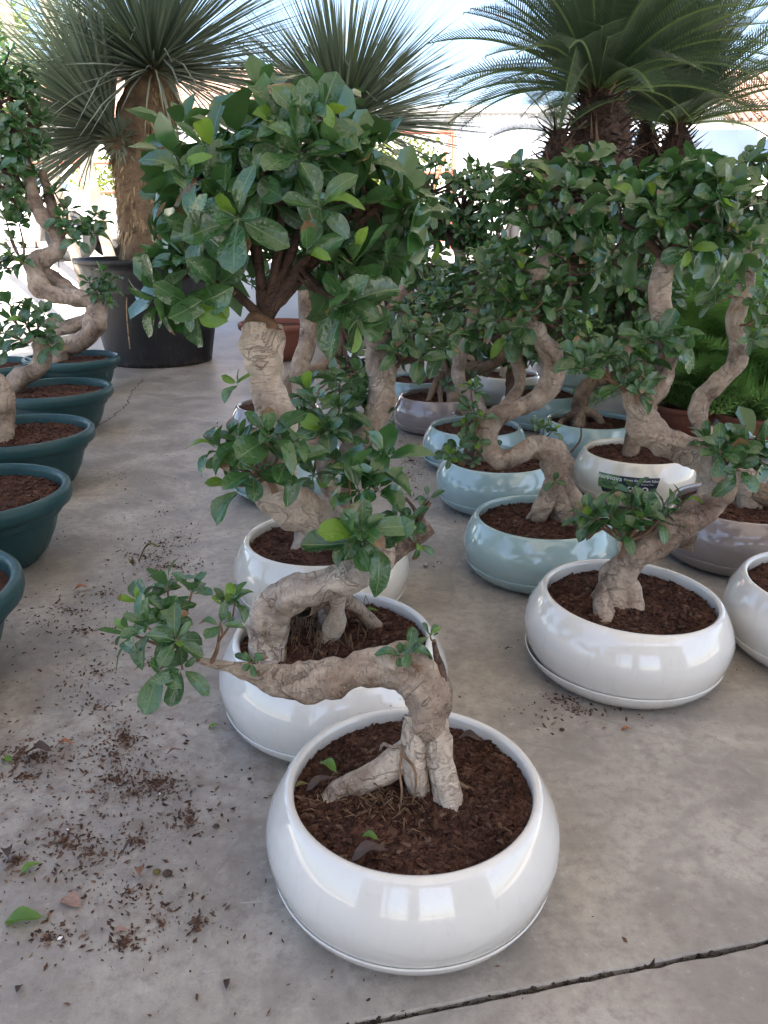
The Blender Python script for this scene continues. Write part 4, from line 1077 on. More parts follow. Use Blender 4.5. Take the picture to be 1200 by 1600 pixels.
for _ in range(150):
    x = rg.gauss(600, 48); y = rg.gauss(1252, 20)
    if y < 1215: continue
    hairs.append([(x, y, .6, 's'), (x+rg.uniform(-22, 22), y+rg.uniform(-10, 6), 1.0, rg.uniform(-.02, -.0)+(dz(x, y, .2*ZK)-t.d)), (x+rg.uniform(-40, 40), y+rg.uniform(-12, 18), .4, 's')])
t.fine('root_hairs', hairs, 'root', sides=3, step=.02, kind='stuff')
t.cluster((312, 1031, .02), [(262, 965, .0, 9), (232, 982, -.03, 8), (205, 990, .02, 7), (275, 1000, -.06, 7), (300, 925, .04, 6), (262, 915, .06, 7), (225, 940, .06, 6), (285, 1045, -.04, 5), (250, 1045, -.05, 5)], .056, r0=6, young=.16)
t.cluster((330, 1036, .02), [(352, 945, .02, 7), (368, 935, .04, 6), (345, 975, -.02, 5)], .044, r0=4, young=.25)
t.cluster((404, 1055, .01), [(392, 1034, -.01, 5)], .030, r0=3, young=.5)
t.cluster((655, 1050, -.035), [(640, 1016, -.04, 5), (628, 1024, -.03, 4)], .036, r0=3, young=.1)
t.cluster((678, 1003, -.01), [(672, 992, -.01, 5)], .032, r0=3, young=.5)
t.finish()

# 2: second white bowl, big crown
t = potted(521, 990, 'white', 'white bowl bonsai with looping trunk and the largest leafy crown', 12, 1.05, nchip=8000, csize=0.0056, bark='bark')
body2 = t.body
t.stems('trunk', [[(430, 1050, 32, 's'), (420, 1005, 32, -.03), (424, 960, 34, -.06), (462, 926, 33, -.09), (515, 912, 30, -.11), (565, 892, 29, -.11), (598, 866, 30, -.07), (597, 840, 29, .0), (562, 824, 28, .06), (512, 815, 31, .06), (455, 793, 37, .0), (426, 752, 38, -.05), (428, 700, 37, -.07), (424, 640, 37, -.09), (416, 580, 38, -.10), (412, 540, 40, -.11), (411, 512, 36, -.11)]],
        'bark_pale', sides=36, step=.006, lobe=.28, lump=.34, lf=18, twist=9)
t.stems('cut_stub', [[(600, 868, 25, -.07), (632, 850, 21, -.06), (658, 832, 19, -.05), (672, 822, 17, -.05)]], 'bark', sides=18, step=.007, lump=.25)
t.stems('root', [[(525, 915, 20, -.09), (528, 950, 16, -.05), (520, 985, 17, .0), (503, 1008, 20, 's'), (490, 1025, 12, 's')]], 'bark_pale', sides=16, step=.008, lump=.3, lobe=.2)
t.stems('root', [[(520, 925, 18, -.02), (560, 950, 14, .03), (598, 980, 12, 's'), (640, 1000, 8, 's')]], 'bark', sides=14, step=.008, lump=.25)
t.stems('root', [[(470, 940, 30, -.04), (500, 925, 24, .02), (515, 940, 20, .05), (505, 985, 20, 's')]], 'bark', sides=16, step=.008, lump=.3)
t.stems('cut_top', [[(411, 520, 36, -.11), (411, 505, 30, -.11), (414, 496, 22, -.11)]], 'cut', sides=16, step=.007, lump=.3)
hairs = []
for _ in range(160):
    x = rg.gauss(495, 32); y = rg.gauss(1000, 20)
    hairs.append([(x, y, .6, 's'), (x+rg.uniform(-12, 12), y-rg.uniform(5, 35), 1.0, (dz(x, y, .19*ZK)-t.d)-.004), (x+rg.uniform(-26, 26), y+rg.uniform(-8, 12), .6, 's')])
t.fine('root_hairs', hairs, 'root', sides=3, step=.02, kind='stuff')
t.fine('twig', [[(645, 838, 6, -.05), (655, 810, 5, -.05), (672, 784, 4, -.05)], [(655, 810, 4, -.05), (645, 792, 3, -.05), (634, 778, 2.5, -.05)]], 'limb', sides=6)
t.fine('twig', [[(390, 585, 3, -.14), (378, 592, 2.5, -.14), (370, 598, 2, -.14)]], 'leaf_young', sides=5)
t.ros(371, 600, -.14, 3, .042, (-.6, -.4, .2), .6, 1.0)
t.cluster((430, 770, -.12), [(372, 690, -.12, 8), (342, 700, -.1, 7), (420, 680, -.17, 7), (395, 735, -.16, 7), (450, 720, -.14, 6), (370, 760, -.13, 6), (440, 690, -.12, 6)], .084, r0=6, young=.12)
t.cluster((585, 865, -.12), [(565, 828, -.17, 10), (548, 845, -.18, 7), (590, 850, -.15, 6), (545, 740, -.02, 5)], .084, r0=5, young=.14)
t.cluster((640, 840, -.06), [(640, 815, -.06, 8), (620, 810, -.04, 6), (655, 850, -.06, 4), (668, 778, -.05, 4)], .048, r0=4, young=.15)
t.cluster((548, 815, .0), [(575, 735, .0, 8), (590, 765, -.02, 7), (560, 765, -.03, 6), (600, 715, .02, 6)], .074, r0=4, young=.12)
t.crown((413, 498, -.11), [(345, 305, -.12, 72, 92, .15), (460, 265, -.10, 118, 92, .20), (570, 330, -.08, 72, 92, .16), (305, 425, -.14, 48, 52, .09), (548, 450, -.14, 42, 66, .09)],
        60, .090, n=7, limb_px=9, nlimb=10, young=.18, hole=[(440, 440, 72, 95)], thin=3.0)
for (x, y, dd, ax_) in ((285, 200, -.1, (-.1, -.2, 1)), (285, 300, -.2, (-.8, -.4, .4)), (250, 470, -.2, (-.6, -.5, -.5)), (300, 480, -.25, (-.2, -.7, -.4)), (340, 450, -.26, (.3, -.7, -.3)), (480, 395, -.3, (.3, -.8, .2)), (515, 470, -.22, (.5, -.6, -.5)), (560, 500, -.2, (.3, -.5, -.7)),
                        (615, 300, -.1, (.7, -.2, .5)), (630, 350, -.12, (.8, -.3, -.1)), (612, 405, -.12, (.8, -.3, -.4)), (455, 170, -.1, (0, -.3, 1)), (530, 165, -.05, (.3, -.2, .9)), (410, 150, -.05, (-.1, -.2, 1)), (600, 225, -.05, (.4, -.2, .8)), (370, 340, -.32, (-.2, -.9, .2)), (500, 320, -.3, (.2, -.8, .4)), (310, 360, -.28, (-.5, -.8, .1)), (268, 390, -.15, (-.9, -.2, -.1))):
    t.ros(x, y, dd, 8, .084, ax_, 1.05, .14)
for (x, y) in ((420, 400), (470, 425), (505, 400), (395, 440), (440, 365), (500, 455), (470, 380), (380, 400)): t.ros(x, y, .10, 7, .08, (t.rng.uniform(-.4, .4), .2, .8), 1.0, .1)
t.clear((445, 450, 60, 66), .02); t.clear((420, 508, 44, 30), .1)
t.finish()

# 3: cream bowl of the same row
t = potted(502, 838, 'cream', 'cream bowl bonsai whose pale trunk rises right of the big trunk', 13, 1.06, nchip=2200, csize=0.006, bark='bark')
t.stems('trunk', [[(476, 872, 24, 's'), (478, 832, 22, .02), (500, 800, 23, .03), (526, 772, 24, .02), (540, 730, 25, .0), (566, 684, 27, -.02), (592, 635, 26, -.02), (598, 585, 25, .0), (590, 540, 23, .02), (582, 490, 22, .02), (573, 440, 20, .0), (568, 405, 15, .0)]], 'bark', sides=22, step=.01, lobe=.22, lump=.34)
t.stems('fork', [[(526, 775, 22, .02), (512, 742, 20, -.02), (506, 705, 16, -.03), (503, 680, 12, -.03)]], 'bark', sides=16, step=.01, lump=.25)
t.stems('root', [[(480, 840, 18, .02), (455, 862, 12, 's'), (430, 872, 7, 's')]], 'bark', sides=12, step=.01, lump=.25)
t.stems('root', [[(482, 840, 16, .0), (500, 870, 12, 's'), (512, 888, 8, 's')]], 'bark', sides=12, step=.01, lump=.25)
t.cluster((505, 690, -.03), [(490, 630, -.05, 9), (530, 640, -.08, 9), (560, 620, .0, 8), (470, 660, -.02, 8), (510, 670, -.10, 8), (545, 675, -.08, 7), (585, 655, .0, 6), (480, 610, .04, 8), (530, 600, .08, 8), (455, 690, .0, 7), (520, 720, -.08, 6), (490, 745, -.02, 6)], .084, r0=5, young=.05)
t.cluster((602, 590, .0), [(640, 520, -.04, 8), (670, 520, .0, 8), (620, 550, -.06, 7), (655, 560, -.05, 7), (690, 545, .02, 7), (610, 520, -.02, 6), (650, 500, .06, 7), (705, 520, .08, 6)], .068, r0=5, young=.05, mat='limb')
t.crown((570, 415, .0), [(575, 380, .05, 120, 80, .16), (620, 360, .0, 60, 70, .12)], 26, .07, n=7, limb_px=8, nlimb=5, young=.08)
t.finish()

# 4: teal bowl with wide saucer
t = potted(453, 702, 'teal', 'teal bowl bonsai on a wide saucer behind the cream bowl', 14, 1.0, 'wide', nchip=900, bark='bark_far')
t.stems('trunk', [[(468, 720, 24, 's'), (486, 672, 20, .05), (470, 615, 18, .05), (468, 575, 20, .05), (482, 530, 18, .05), (478, 485, 16, .05), (474, 440, 13, .05)]], 'bark', sides=16, step=.015, lump=.22)
t.crown((475, 455, .05), [(480, 420, .05, 90, 60, .2), (530, 480, .1, 50, 50, .14)], 22, .07, n=7, limb_px=7, nlimb=4)
t.cluster((470, 620, .03), [(520, 590, .05, 8), (545, 600, .1, 7), (430, 640, .0, 6), (380, 680, -.04, 6), (560, 580, .12, 7)], .066, r0=4, young=.02)
t.finish()
# 5: taupe bowl
t = potted(433, 632, 'taupe', 'taupe bowl bonsai furthest back in the left glazed row', 15, 1.0, nchip=600, bark='bark_far', leaf='leaf_fine')
t.stems('trunk', [[(440, 650, 18, 's'), (452, 600, 15, .0), (500, 575, 14, .1), (530, 540, 13, .15), (520, 495, 11, .2), (515, 460, 9, .2)]], sides=14, step=.02, lump=.22)
t.crown((515, 465, .2), [(520, 430, .2, 60, 50, .2), (545, 570, .1, 60, 40, .14)], 30, .068, n=7, limb_px=5, nlimb=4)
t.cluster((520, 560, .1), [(540, 570, .1, 8), (575, 575, .1, 8), (600, 590, .12, 7), (560, 600, .05, 7), (520, 590, .05, 7)], .068, r0=4, young=.02)
t.finish()

# ------------------------------------------------------------------ right block of bonsai
t = potted(982, 930, 'white', 'white bowl bonsai with S shaped trunk leaning to the right', 21, 1.03, tilt=(0, R(1.7), 0), nchip=8000, csize=0.0056, bark='bark')
t.stems('trunk', [[(962, 965, 34, 's'), (958, 925, 26, .0), (972, 890, 27, -.01), (1005, 860, 25, -.02), (1050, 830, 25, -.03), (1095, 800, 26, -.02), (1120, 765, 29, .0), (1117, 730, 29, .03), (1085, 708, 27, .06), (1042, 690, 25, .06), (1008, 664, 25, .04), (1002, 632, 23, .02), (1024, 602, 20, .0), (1042, 565, 20, .0), (1040, 520, 18, .0), (1032, 475, 17, .0), (1034, 430, 17, .0), (1040, 405, 15, .0)]],
        sides=30, step=.007, lobe=.28, lump=.34, lf=20, twist=11)
t.stems('root', [[(965, 900, 20, .0), (985, 925, 20, -.01), (995, 960, 18, 's'), (1015, 980, 10, 's')]], sides=16, step=.008, lump=.25)
t.stems('root', [[(955, 910, 20, .0), (942, 930, 18, -.01), (945, 968, 18, 's'), (930, 985, 9, 's')]], sides=16, step=.008, lump=.25)
t.stems('root', [[(960, 915, 18, .02), (920, 940, 14, 's'), (900, 955, 9, 's')]], 'bark', sides=12, step=.01, lump=.25)
t.stems('branch_stub', [[(1000, 650, 16, .02), (985, 625, 12, .0), (978, 608, 8, -.01)]], 'bark', sides=12, step=.01, lump=.25)
t.stems('branch_stub', [[(1085, 850, 14, .02), (1030, 838, 12, .06), (1000, 850, 11, .07)]], 'bark', sides=12, step=.01, lump=.25)
t.cluster((968, 880, -.03), [(930, 808, -.04, 9), (915, 804, -.02, 7), (985, 795, -.03, 9), (955, 806, -.06, 8), (1005, 806, -.06, 8), (1040, 795, -.03, 7), (1065, 785, .0, 6), (975, 830, -.06, 6), (1030, 812, -.05, 6), (988, 765, .0, 3)], .062, r0=6, young=.12)
t.cluster((980, 615, -.01), [(925, 558, -.03, 9), (900, 555, .0, 8), (950, 555, -.02, 8), (910, 575, -.05, 7)], .060, r0=5, young=.03)
t.cluster((992, 630, -.01), [(1005, 590, -.06, 8), (985, 575, -.04, 7), (1010, 560, -.04, 7), (1000, 615, -.06, 7), (970, 600, -.04, 6)], .052, r0=4, young=.1)
t.cluster((1036, 560, -.02), [(1030, 525, -.06, 8), (1055, 530, -.05, 8), (1010, 530, -.05, 7), (1065, 550, -.03, 6)], .062, r0=4, young=.03)
t.cluster((1122, 750, .0), [(1105, 690, -.02, 8), (1125, 705, -.06, 7), (1150, 690, -.04, 8), (1180, 685, .0, 8), (1165, 715, -.05, 8), (1155, 735, -.06, 6), (1190, 715, -.02, 7)], .070, r0=6, young=.1)
t.crown((1040, 408, .0), [(1000, 355, -.02, 72, 62, .12), (1060, 335, -.02, 75, 70, .14), (1120, 372, .02, 55, 58, .12), (1050, 300, .0, 60, 36, .1)], 48, .070, n=8, limb_px=8, nlimb=8, young=.12, hole=[(1040, 400, 26, 30)])
t.finish()

t = potted(846, 806, 'teal', 'teal bowl bonsai with forked base and arching trunk', 22, 1.0, nchip=2600, csize=0.006, bark='bark')
t.stems('trunk', [[(888, 818, 24, 's'), (880, 775, 24, .0), (872, 735, 25, .0), (862, 706, 23, -.01), (835, 696, 21, -.02), (808, 712, 19, -.03), (782, 718, 19, -.03), (763, 694, 20, -.02), (766, 660, 21, .0), (795, 642, 17, .02), (835, 628, 18, .04), (862, 598, 21, .04), (862, 562, 19, .02), (842, 522, 17, .0), (826, 485, 16, .0), (828, 445, 15, .0), (850, 405, 15, .0), (866, 372, 14, .0)]],
        sides=22, step=.01, lobe=.22, lump=.34, lf=18)
t.stems('root', [[(868, 755, 20, -.01), (850, 785, 18, -.01), (835, 815, 14, 's'), (822, 830, 9, 's')]], sides=16, step=.01, lump=.22)
t.stems('root', [[(880, 760, 18, -.01), (900, 790, 17, -.01), (915, 818, 13, 's')]], sides=16, step=.01, lump=.22)
t.fine('aerial_root', [[(858, 790, 5, -.03), (838, 797, 5, -.02), (818, 812, 4, 's'), (808, 826, 2, 's')]], 'bark')
t.fine('twig', [[(862, 700, 2, .02), (875, 720, 2, .02), (905, 690, 1.6, .06), (908, 665, 1.4, .06)]], 'limb')
t.cluster((764, 672, -.03), [(742, 610, -.05, 7), (735, 640, -.06, 7), (728, 662, -.05, 6), (752, 655, -.08, 6), (745, 690, -.06, 6), (715, 700, -.06, 7), (705, 712, -.05, 6), (735, 605, .0, 6)], .050, r0=3, young=.25)
t.cluster((838, 700, .02), [(838, 664, .02, 6), (850, 668, .03, 5), (864, 672, .03, 4)], .042, r0=2.5, young=.1)
t.cluster((880, 745, -.03), [(866, 752, -.05, 3)], .035, r0=2, young=.8)
t.cluster((835, 500, -.03), [(790, 465, -.06, 8), (765, 450, -.04, 8), (805, 440, -.06, 7), (775, 500, -.05, 7), (815, 510, -.08, 7), (750, 480, .0, 7), (850, 470, -.08, 8), (880, 480, -.04, 7), (870, 440, -.06, 7), (790, 525, -.04, 6)], .068, r0=4, young=.06)
t.crown((866, 375, .0), [(860, 300, .0, 85, 60, .14), (830, 330, .0, 60, 50, .12), (905, 310, .02, 65, 75, .12), (870, 420, .04, 70, 50, .14), (800, 440, .02, 60, 45, .14), (860, 480, .06, 60, 45, .12)], 70, .070, n=8, limb_px=7, nlimb=7, young=.12)
t.finish()

t = potted(1158, 784, 'taupe', 'taupe bowl bonsai with tall trunk at the right photo edge', 23, 1.03, nchip=2200, csize=0.006, bark='bark_far')
t.stems('trunk', [[(1180, 795, 30, 's'), (1168, 755, 26, .0), (1130, 705, 22, .1), (1092, 660, 19, .15), (1094, 626, 18, .15), (1120, 598, 18, .12), (1150, 572, 19, .1), (1152, 535, 18, .1), (1148, 500, 19, .1), (1162, 460, 17, .1), (1172, 410, 16, .1), (1184, 360, 16, .1), (1190, 310, 14, .1)]], 'bark', sides=20, step=.012, lump=.22)
t.stems('root', [[(1180, 770, 22, -.02), (1200, 775, 20, -.04), (1215, 790, 14, 's')]], sides=14, step=.012, lump=.25)
t.stems('root', [[(1175, 770, 20, -.0), (1150, 790, 13, 's'), (1130, 800, 7, 's')]], sides=14, step=.012, lump=.25)
t.cluster((1160, 430, .08), [(1100, 420, .05, 8), (1130, 400, .02, 8), (1190, 420, .05, 8), (1175, 390, .0, 8)], .068, r0=3, young=.06)
t.cluster((1150, 510, .08), [(1190, 470, .0, 7), (1188, 510, .02, 7), (1175, 530, .0, 6), (1198, 490, .06, 6)], .06, r0=3, young=.05)
t.cluster((1160, 470, .1), [(1120, 455, .02, 7), (1140, 440, .02, 7), (1115, 475, .05, 6), (1135, 420, .05, 6)], .06, r0=3, young=.05)
t.crown((1190, 315, .1), [(1165, 310, .06, 70, 60, .16), (1210, 300, .1, 60, 70, .16)], 32, .07, n=7, limb_px=6, nlimb=6, young=.06)
t.finish()

t = potted(1305, 910, 'white', 'white bowl bonsai cut off by the right photo edge', 24, 1.04, nchip=900)
t.stems('trunk', [[(1310, 930, 32, 's'), (1305, 870, 26, .0), (1340, 820, 24, .0), (1400, 780, 20, .05), (1430, 720, 18, .05)]], sides=18, step=.012, lump=.22)
t.crown((1430, 722, .05), [(1440, 660, .05, 90, 70, .14)], 16, .07, limb_px=7, nlimb=5)
t.finish()

t = potted(778, 716, 'teal', 'teal bowl bonsai right behind the arching trunk bonsai bowl', 25, 1.0, nchip=1500, csize=.0065, bark='bark_far', leaf='leaf')
t.stems('trunk', [[(735, 728, 20, 's'), (738, 700, 18, .0), (748, 668, 16, .0), (785, 640, 14, .05), (812, 600, 14, .1), (805, 560, 14, .15), (780, 520, 12, .2), (775, 470, 10, .2)]], sides=14, step=.02, lump=.24)
t.stems('root', [[(740, 710, 12, -.01), (765, 722, 8, 's'), (780, 730, 5, 's')]], sides=10, step=.02)
t.cluster((742, 700, -.02), [(725, 690, -.04, 6), (740, 720, -.05, 5), (770, 700, -.04, 5)], .05, r0=2, young=.1)
t.crown((776, 475, .2), [(770, 440, .2, 80, 55, .2), (800, 520, .12, 70, 45, .14), (880, 540, .1, 55, 40, .12), (720, 500, .14, 50, 50, .12)], 66, .068, limb_px=5, nlimb=6, young=.06)
t.finish()

t = potted(994, 704, 'cream', 'cream bowl bonsai with dark printed label on its side', 26, 1.0, nchip=1500, csize=.0065, bark='bark_far')
labelpot = t.body; labelroot = t.root
t.stems('trunk', [[(985, 712, 20, 's'), (992, 675, 17, .0), (1015, 640, 15, .1), (1000, 590, 14, .2), (975, 540, 13, .25), (985, 490, 12, .3), (975, 450, 10, .3)]], sides=14, step=.02, lump=.22)
t.stems('root', [[(990, 690, 13, -.02), (978, 712, 10, 's')]], sides=10, step=.02)
t.crown((975, 455, .3), [(965, 420, .3, 80, 60, .2), (970, 500, .24, 60, 45, .16), (1010, 470, .2, 50, 50, .14)], 58, .07, limb_px=5, nlimb=5, young=.06)
t.finish()

t = potted(743, 665, 'teal', 'teal bowl bonsai on a wide saucer left of the others', 27, 1.0, 'wide', nchip=900, csize=.0065, bark='bark_far', leaf='leaf_fine')
t.stems('trunk', [[(755, 680, 16, 's'), (750, 640, 15, .1), (720, 600, 14, .2), (718, 560, 14, .2), (735, 520, 14, .15), (742, 480, 13, .1), (736, 445, 12, .1), (722, 410, 12, .1), (712, 385, 10, .1)]], 'bark', sides=14, step=.02, lump=.22)
t.crown((712, 388, .1), [(700, 310, .1, 75, 60, .2), (745, 330, .12, 60, 60, .2), (680, 350, .08, 55, 55, .16), (690, 440, .06, 60, 40, .16), (770, 400, .1, 55, 45, .16)], 116, .056, n=8, limb_px=5, nlimb=7, young=.04)
t.cluster((738, 470, .1), [(690, 455, .05, 8), (665, 460, .1, 7), (780, 440, .1, 7), (765, 400, .1, 7), (700, 480, .02, 7), (800, 400, .15, 7)], .062, r0=3, young=.04)
t.finish()

t = potted(925, 655, 'teal', 'teal bowl bonsai behind the labelled cream bowl', 28, 1.0, nchip=900, csize=.0065, bark='bark_far', leaf='leaf_fine')
teal_logo = t.root
t.stems('trunk', [[(905, 668, 18, 's'), (905, 630, 16, .0), (922, 600, 14, .02), (958, 588, 12, .05), (982, 560, 12, .1), (972, 528, 12, .1), (940, 512, 13, .1), (932, 485, 11, .1), (945, 450, 10, .1)]], sides=14, step=.02, lump=.22)
t.stems('root', [[(905, 640, 12, -.02), (930, 648, 8, -.03), (950, 664, 6, 's')]], sides=10, step=.02)
t.stems('root', [[(900, 645, 8, -.03), (880, 655, 6, -.03), (868, 668, 5, 's')]], sides=10, step=.02)
t.crown((945, 455, .1), [(940, 440, .1, 80, 60, .2), (1000, 460, .15, 60, 50, .18), (905, 520, .08, 60, 45, .16)], 62, .062, limb_px=5, nlimb=5, young=.05)
t.finish()

t = potted(684, 617, 'taupe', 'taupe bowl bonsai with dark trunk beside the dirt patch', 29, 1.0, nchip=800, csize=.007, bark='bark_far', leaf='leaf_fine')
t.stems('trunk', [[(710, 636, 18, 's'), (712, 600, 17, .0), (735, 578, 16, .0), (765, 570, 13, -.02), (785, 552, 12, .05), (770, 520, 11, .1), (745, 490, 10, .15)]], sides=14, step=.02, lump=.24)
t.stems('root', [[(690, 580, 7, .0), (678, 605, 7, .0), (664, 630, 6, 's')]], sides=10, step=.02)
t.stems('root', [[(692, 585, 6, .0), (688, 610, 6, .0), (690, 634, 5, 's')]], sides=10, step=.02)
t.stems('branch_stub', [[(712, 598, 10, .0), (695, 575, 9, .0), (688, 550, 7, .0)]], sides=10, step=.02)
t.cluster((700, 590, -.02), [(715, 575, -.06, 8), (735, 590, -.05, 6), (700, 600, -.06, 6), (690, 545, .0, 7), (720, 610, -.05, 6)], .052, r0=3, young=.03)
t.crown((690, 550, .1), [(690, 500, .1, 75, 50, .2), (660, 545, .05, 55, 30, .12), (730, 545, .06, 50, 40, .14)], 60, .064, limb_px=4, nlimb=5, young=.04)
t.finish()

t = potted(850, 612, 'teal', 'teal bowl bonsai with dark stump in the middle distance', 30, 1.0, nchip=600, csize=.007, bark='bark_far', leaf='leaf_fine')
t.stems('trunk', [[(806, 622, 20, 's'), (804, 585, 18, .0), (815, 550, 14, .05), (860, 525, 12, .1), (880, 490, 11, .15)]], 'limb', sides=14, step=.02, lump=.24)
t.cluster((806, 580, -.02), [(800, 555, -.04, 8), (820, 550, -.04, 8), (812, 535, .0, 8), (790, 565, -.02, 6)], .052, r0=3, young=.03)
t.crown((880, 495, .15), [(890, 490, .15, 70, 55, .2), (870, 545, .1, 60, 35, .12)], 44, .064, limb_px=4, nlimb=5, young=.04)
t.finish()
t = potted(790, 583, 'pale', 'pale grey bowl bonsai with swollen pale trunk further back', 31, 1.0, nchip=400, csize=.007, bark='bark', leaf='leaf_fine')
t.stems('trunk', [[(800, 592, 20, 's'), (790, 560, 18, .0), (765, 545, 17, .02), (752, 525, 15, .06), (800, 500, 12, .12), (830, 460, 10, .2)]], sides=14, step=.02, lump=.22)
t.crown((830, 462, .2), [(820, 440, .2, 70, 50, .24)], 34, .066, limb_px=4, nlimb=4, young=.03)
t.finish()
t = potted(652, 590, 'teal', 'teal bowl bonsai behind the taupe bowl with dark trunk', 32, 1.0, nchip=400, csize=.007, bark='bark_far', leaf='leaf_fine')
t.stems('trunk', [[(655, 600, 16, 's'), (650, 560, 14, .0), (630, 520, 12, .05), (640, 470, 12, .1), (635, 430, 10, .15)]], sides=12, step=.025, lump=.22)
t.crown((635, 435, .15), [(640, 400, .15, 60, 50, .2), (670, 480, .05, 60, 45, .2)], 44, .064, limb_px=4, nlimb=5, young=.03)
t.finish()
t = potted(735, 562, 'teal', 'teal bowl bonsai far back with only its rim showing', 33, 1.0, nchip=300, csize=.008, bark='bark_far', leaf='leaf_fine')
t.stems('trunk', [[(740, 575, 14, 's'), (735, 540, 12, .0), (750, 500, 11, .05), (760, 450, 9, .1)]], sides=12, step=.025, lump=.22)
t.crown((760, 455, .1), [(780, 420, .1, 60, 50, .24)], 18, .066, limb_px=4, nlimb=4, young=.03)
t.finish()
t = potted(580, 540, 'white', 'small looking white bowl bonsai furthest back near the doorway light', 34, 1.0, nchip=300, csize=.008, bark='bark_far', leaf='leaf_fine')
t.stems('trunk', [[(585, 552, 14, 's'), (600, 500, 12, .0), (620, 470, 12, .05), (632, 440, 12, .05), (640, 400, 9, .1)]], sides=12, step=.025, lump=.22)
t.crown((640, 405, .1), [(620, 400, .1, 50, 40, .24)], 14, .066, limb_px=4, nlimb=4, young=.03)
t.finish()
t = potted(905, 560, 'teal', 'teal bowl bonsai hidden far back under the right crowns', 35, 1.0, nchip=200, csize=.008, bark='bark_far', leaf='leaf_fine')
t.stems('trunk', [[(905, 570, 14, 's'), (915, 530, 12, .0), (900, 490, 11, .05), (905, 450, 9, .1)]], sides=12, step=.025, lump=.22)
t.crown((905, 455, .1), [(900, 430, .1, 80, 60, .3)], 48, .068, limb_px=4, nlimb=4, young=.05)
t.finish()

# ------------------------------------------------------------------ left row in dark green bowls
t = green_bowl(112, 557, 'dark green bowl bonsai with winding trunk nearest the black tub', 41, 600)
t.stems('trunk', [[(75, 568, 20, 's'), (98, 545, 18, .0), (132, 530, 18, -.02), (150, 500, 19, -.02), (146, 472, 17, -.02), (115, 466, 15, -.03), (82, 460, 15, -.04), (58, 440, 19, -.02), (58, 412, 19, .0), (86, 395, 15, .02), (92, 372, 13, .02), (72, 345, 14, .0), (55, 320, 12, .0), (48, 285, 10, .0), (38, 250, 8, .0)]], 'bark', sides=20, step=.02, lobe=.16, lump=.3, lf=12)
t.stems('branch_stub', [[(140, 500, 14, .05), (100, 512, 13, .12), (75, 505, 12, .14)]], 'bark', sides=14, step=.02, lump=.22)
t.stems('branch_stub', [[(62, 425, 15, .02), (90, 440, 14, .05), (120, 460, 12, .05)]], 'bark', sides=14, step=.02, lump=.22)
t.stems('branch_stub', [[(92, 372, 12, .02), (80, 320, 10, .06), (66, 270, 8, .06)]], 'bark_far', sides=12, step=.02, lump=.22)
t.cluster((92, 372, .0), [(110, 355, -.05, 9), (135, 350, -.02, 9), (95, 340, -.04, 8), (120, 375, -.05, 8), (145, 365, .0, 8), (160, 345, .02, 7), (105, 325, .0, 7), (85, 300, .0, 8), (150, 335, .05, 7)], .085, r0=4, young=.04)
t.cluster((150, 480, -.03), [(160, 440, -.05, 9), (172, 455, -.03, 8), (150, 455, -.06, 8), (175, 435, .0, 7), (160, 425, .0, 7), (140, 440, -.02, 6), (165, 470, -.04, 6)], .075, r0=3, young=.1)
t.cluster((50, 430, .0), [(15, 400, -.05, 9), (20, 375, .0, 8), (35, 410, -.05, 8), (5, 420, -.02, 8), (10, 345, .0, 8), (30, 350, -.02, 7)], .085, r0=4, young=.04)
t.crown((40, 255, .0), [(20, 200, .0, 48, 70, .26), (5, 130, .0, 40, 55, .24), (10, 290, .0, 40, 55, .24)], 92, .085, n=8, limb_px=6, nlimb=7, young=.08)
t.finish()
t = green_bowl(81, 606, 'dark green bowl bonsai with short stump and low leaf tuft', 42, 1200)
t.stems('trunk', [[(5, 612, 22, 's'), (30, 594, 19, .0), (60, 574, 17, .0), (68, 550, 17, .0), (62, 535, 15, .0)]], 'bark', sides=18, step=.02, lump=.2)
t.stems('root', [[(20, 598, 16, .0), (-10, 612, 13, 's')]], sides=12, step=.02)
t.cluster((62, 545, -.01), [(40, 505, -.04, 9), (20, 500, .0, 9), (60, 510, -.04, 9), (5, 520, .02, 8), (30, 530, -.08, 8), (70, 490, .0, 8), (15, 475, .05, 8), (75, 520, -.05, 7), (45, 480, .04, 8), (10, 545, -.06, 7), (78, 540, -.05, 6)], .080, r0=4, young=.06)
t.finish()
t = green_bowl(26, 672, 'dark green bowl bonsai second from the camera, trunk at the photo edge', 43, 2200)
t.stems('trunk', [[(-12, 690, 32, 's'), (0, 650, 28, -.03), (-2, 610, 24, -.04), (-40, 580, 22, .0), (-80, 540, 18, .0)]], 'bark', sides=18, step=.02, lump=.2)
t.stems('root', [[(-5, 668, 18, -.03), (20, 668, 14, 's'), (40, 680, 8, 's')]], sides=12, step=.02)
t.crown((-80, 545, .0), [(-110, 480, .0, 60, 60, .2)], 16, .08, limb_px=7, nlimb=4)
t.finish()
t = green_bowl(-49, 766, 'dark green bowl nearest to the camera with soil in view', 44, 3000)
t.stems('trunk', [[(-110, 780, 40, 's'), (-120, 720, 34, .0), (-170, 670, 30, .0), (-200, 600, 24, .0)]], 'bark', sides=18, step=.02, lump=.2)
t.crown((-200, 605, .0), [(-230, 520, .0, 100, 80, .2)], 16, .08, limb_px=9, nlimb=4)
t.finish()
t = green_bowl(-192, 925, 'dark green bowl of which only the rim enters at the left edge', 45, 600)
t.stems('trunk', [[(-230, 940, 50, 's'), (-240, 850, 44, .0), (-300, 780, 36, .0), (-330, 700, 30, .0)]], 'bark', sides=18, step=.02, lump=.2)
t.crown((-330, 705, .0), [(-360, 600, .0, 100, 90, .16)], 12, .08, limb_px=12, nlimb=4)
t.finish()
t = green_bowl(-28, 568, 'dark green bowl bonsai behind the low leaf tuft', 46, 300)
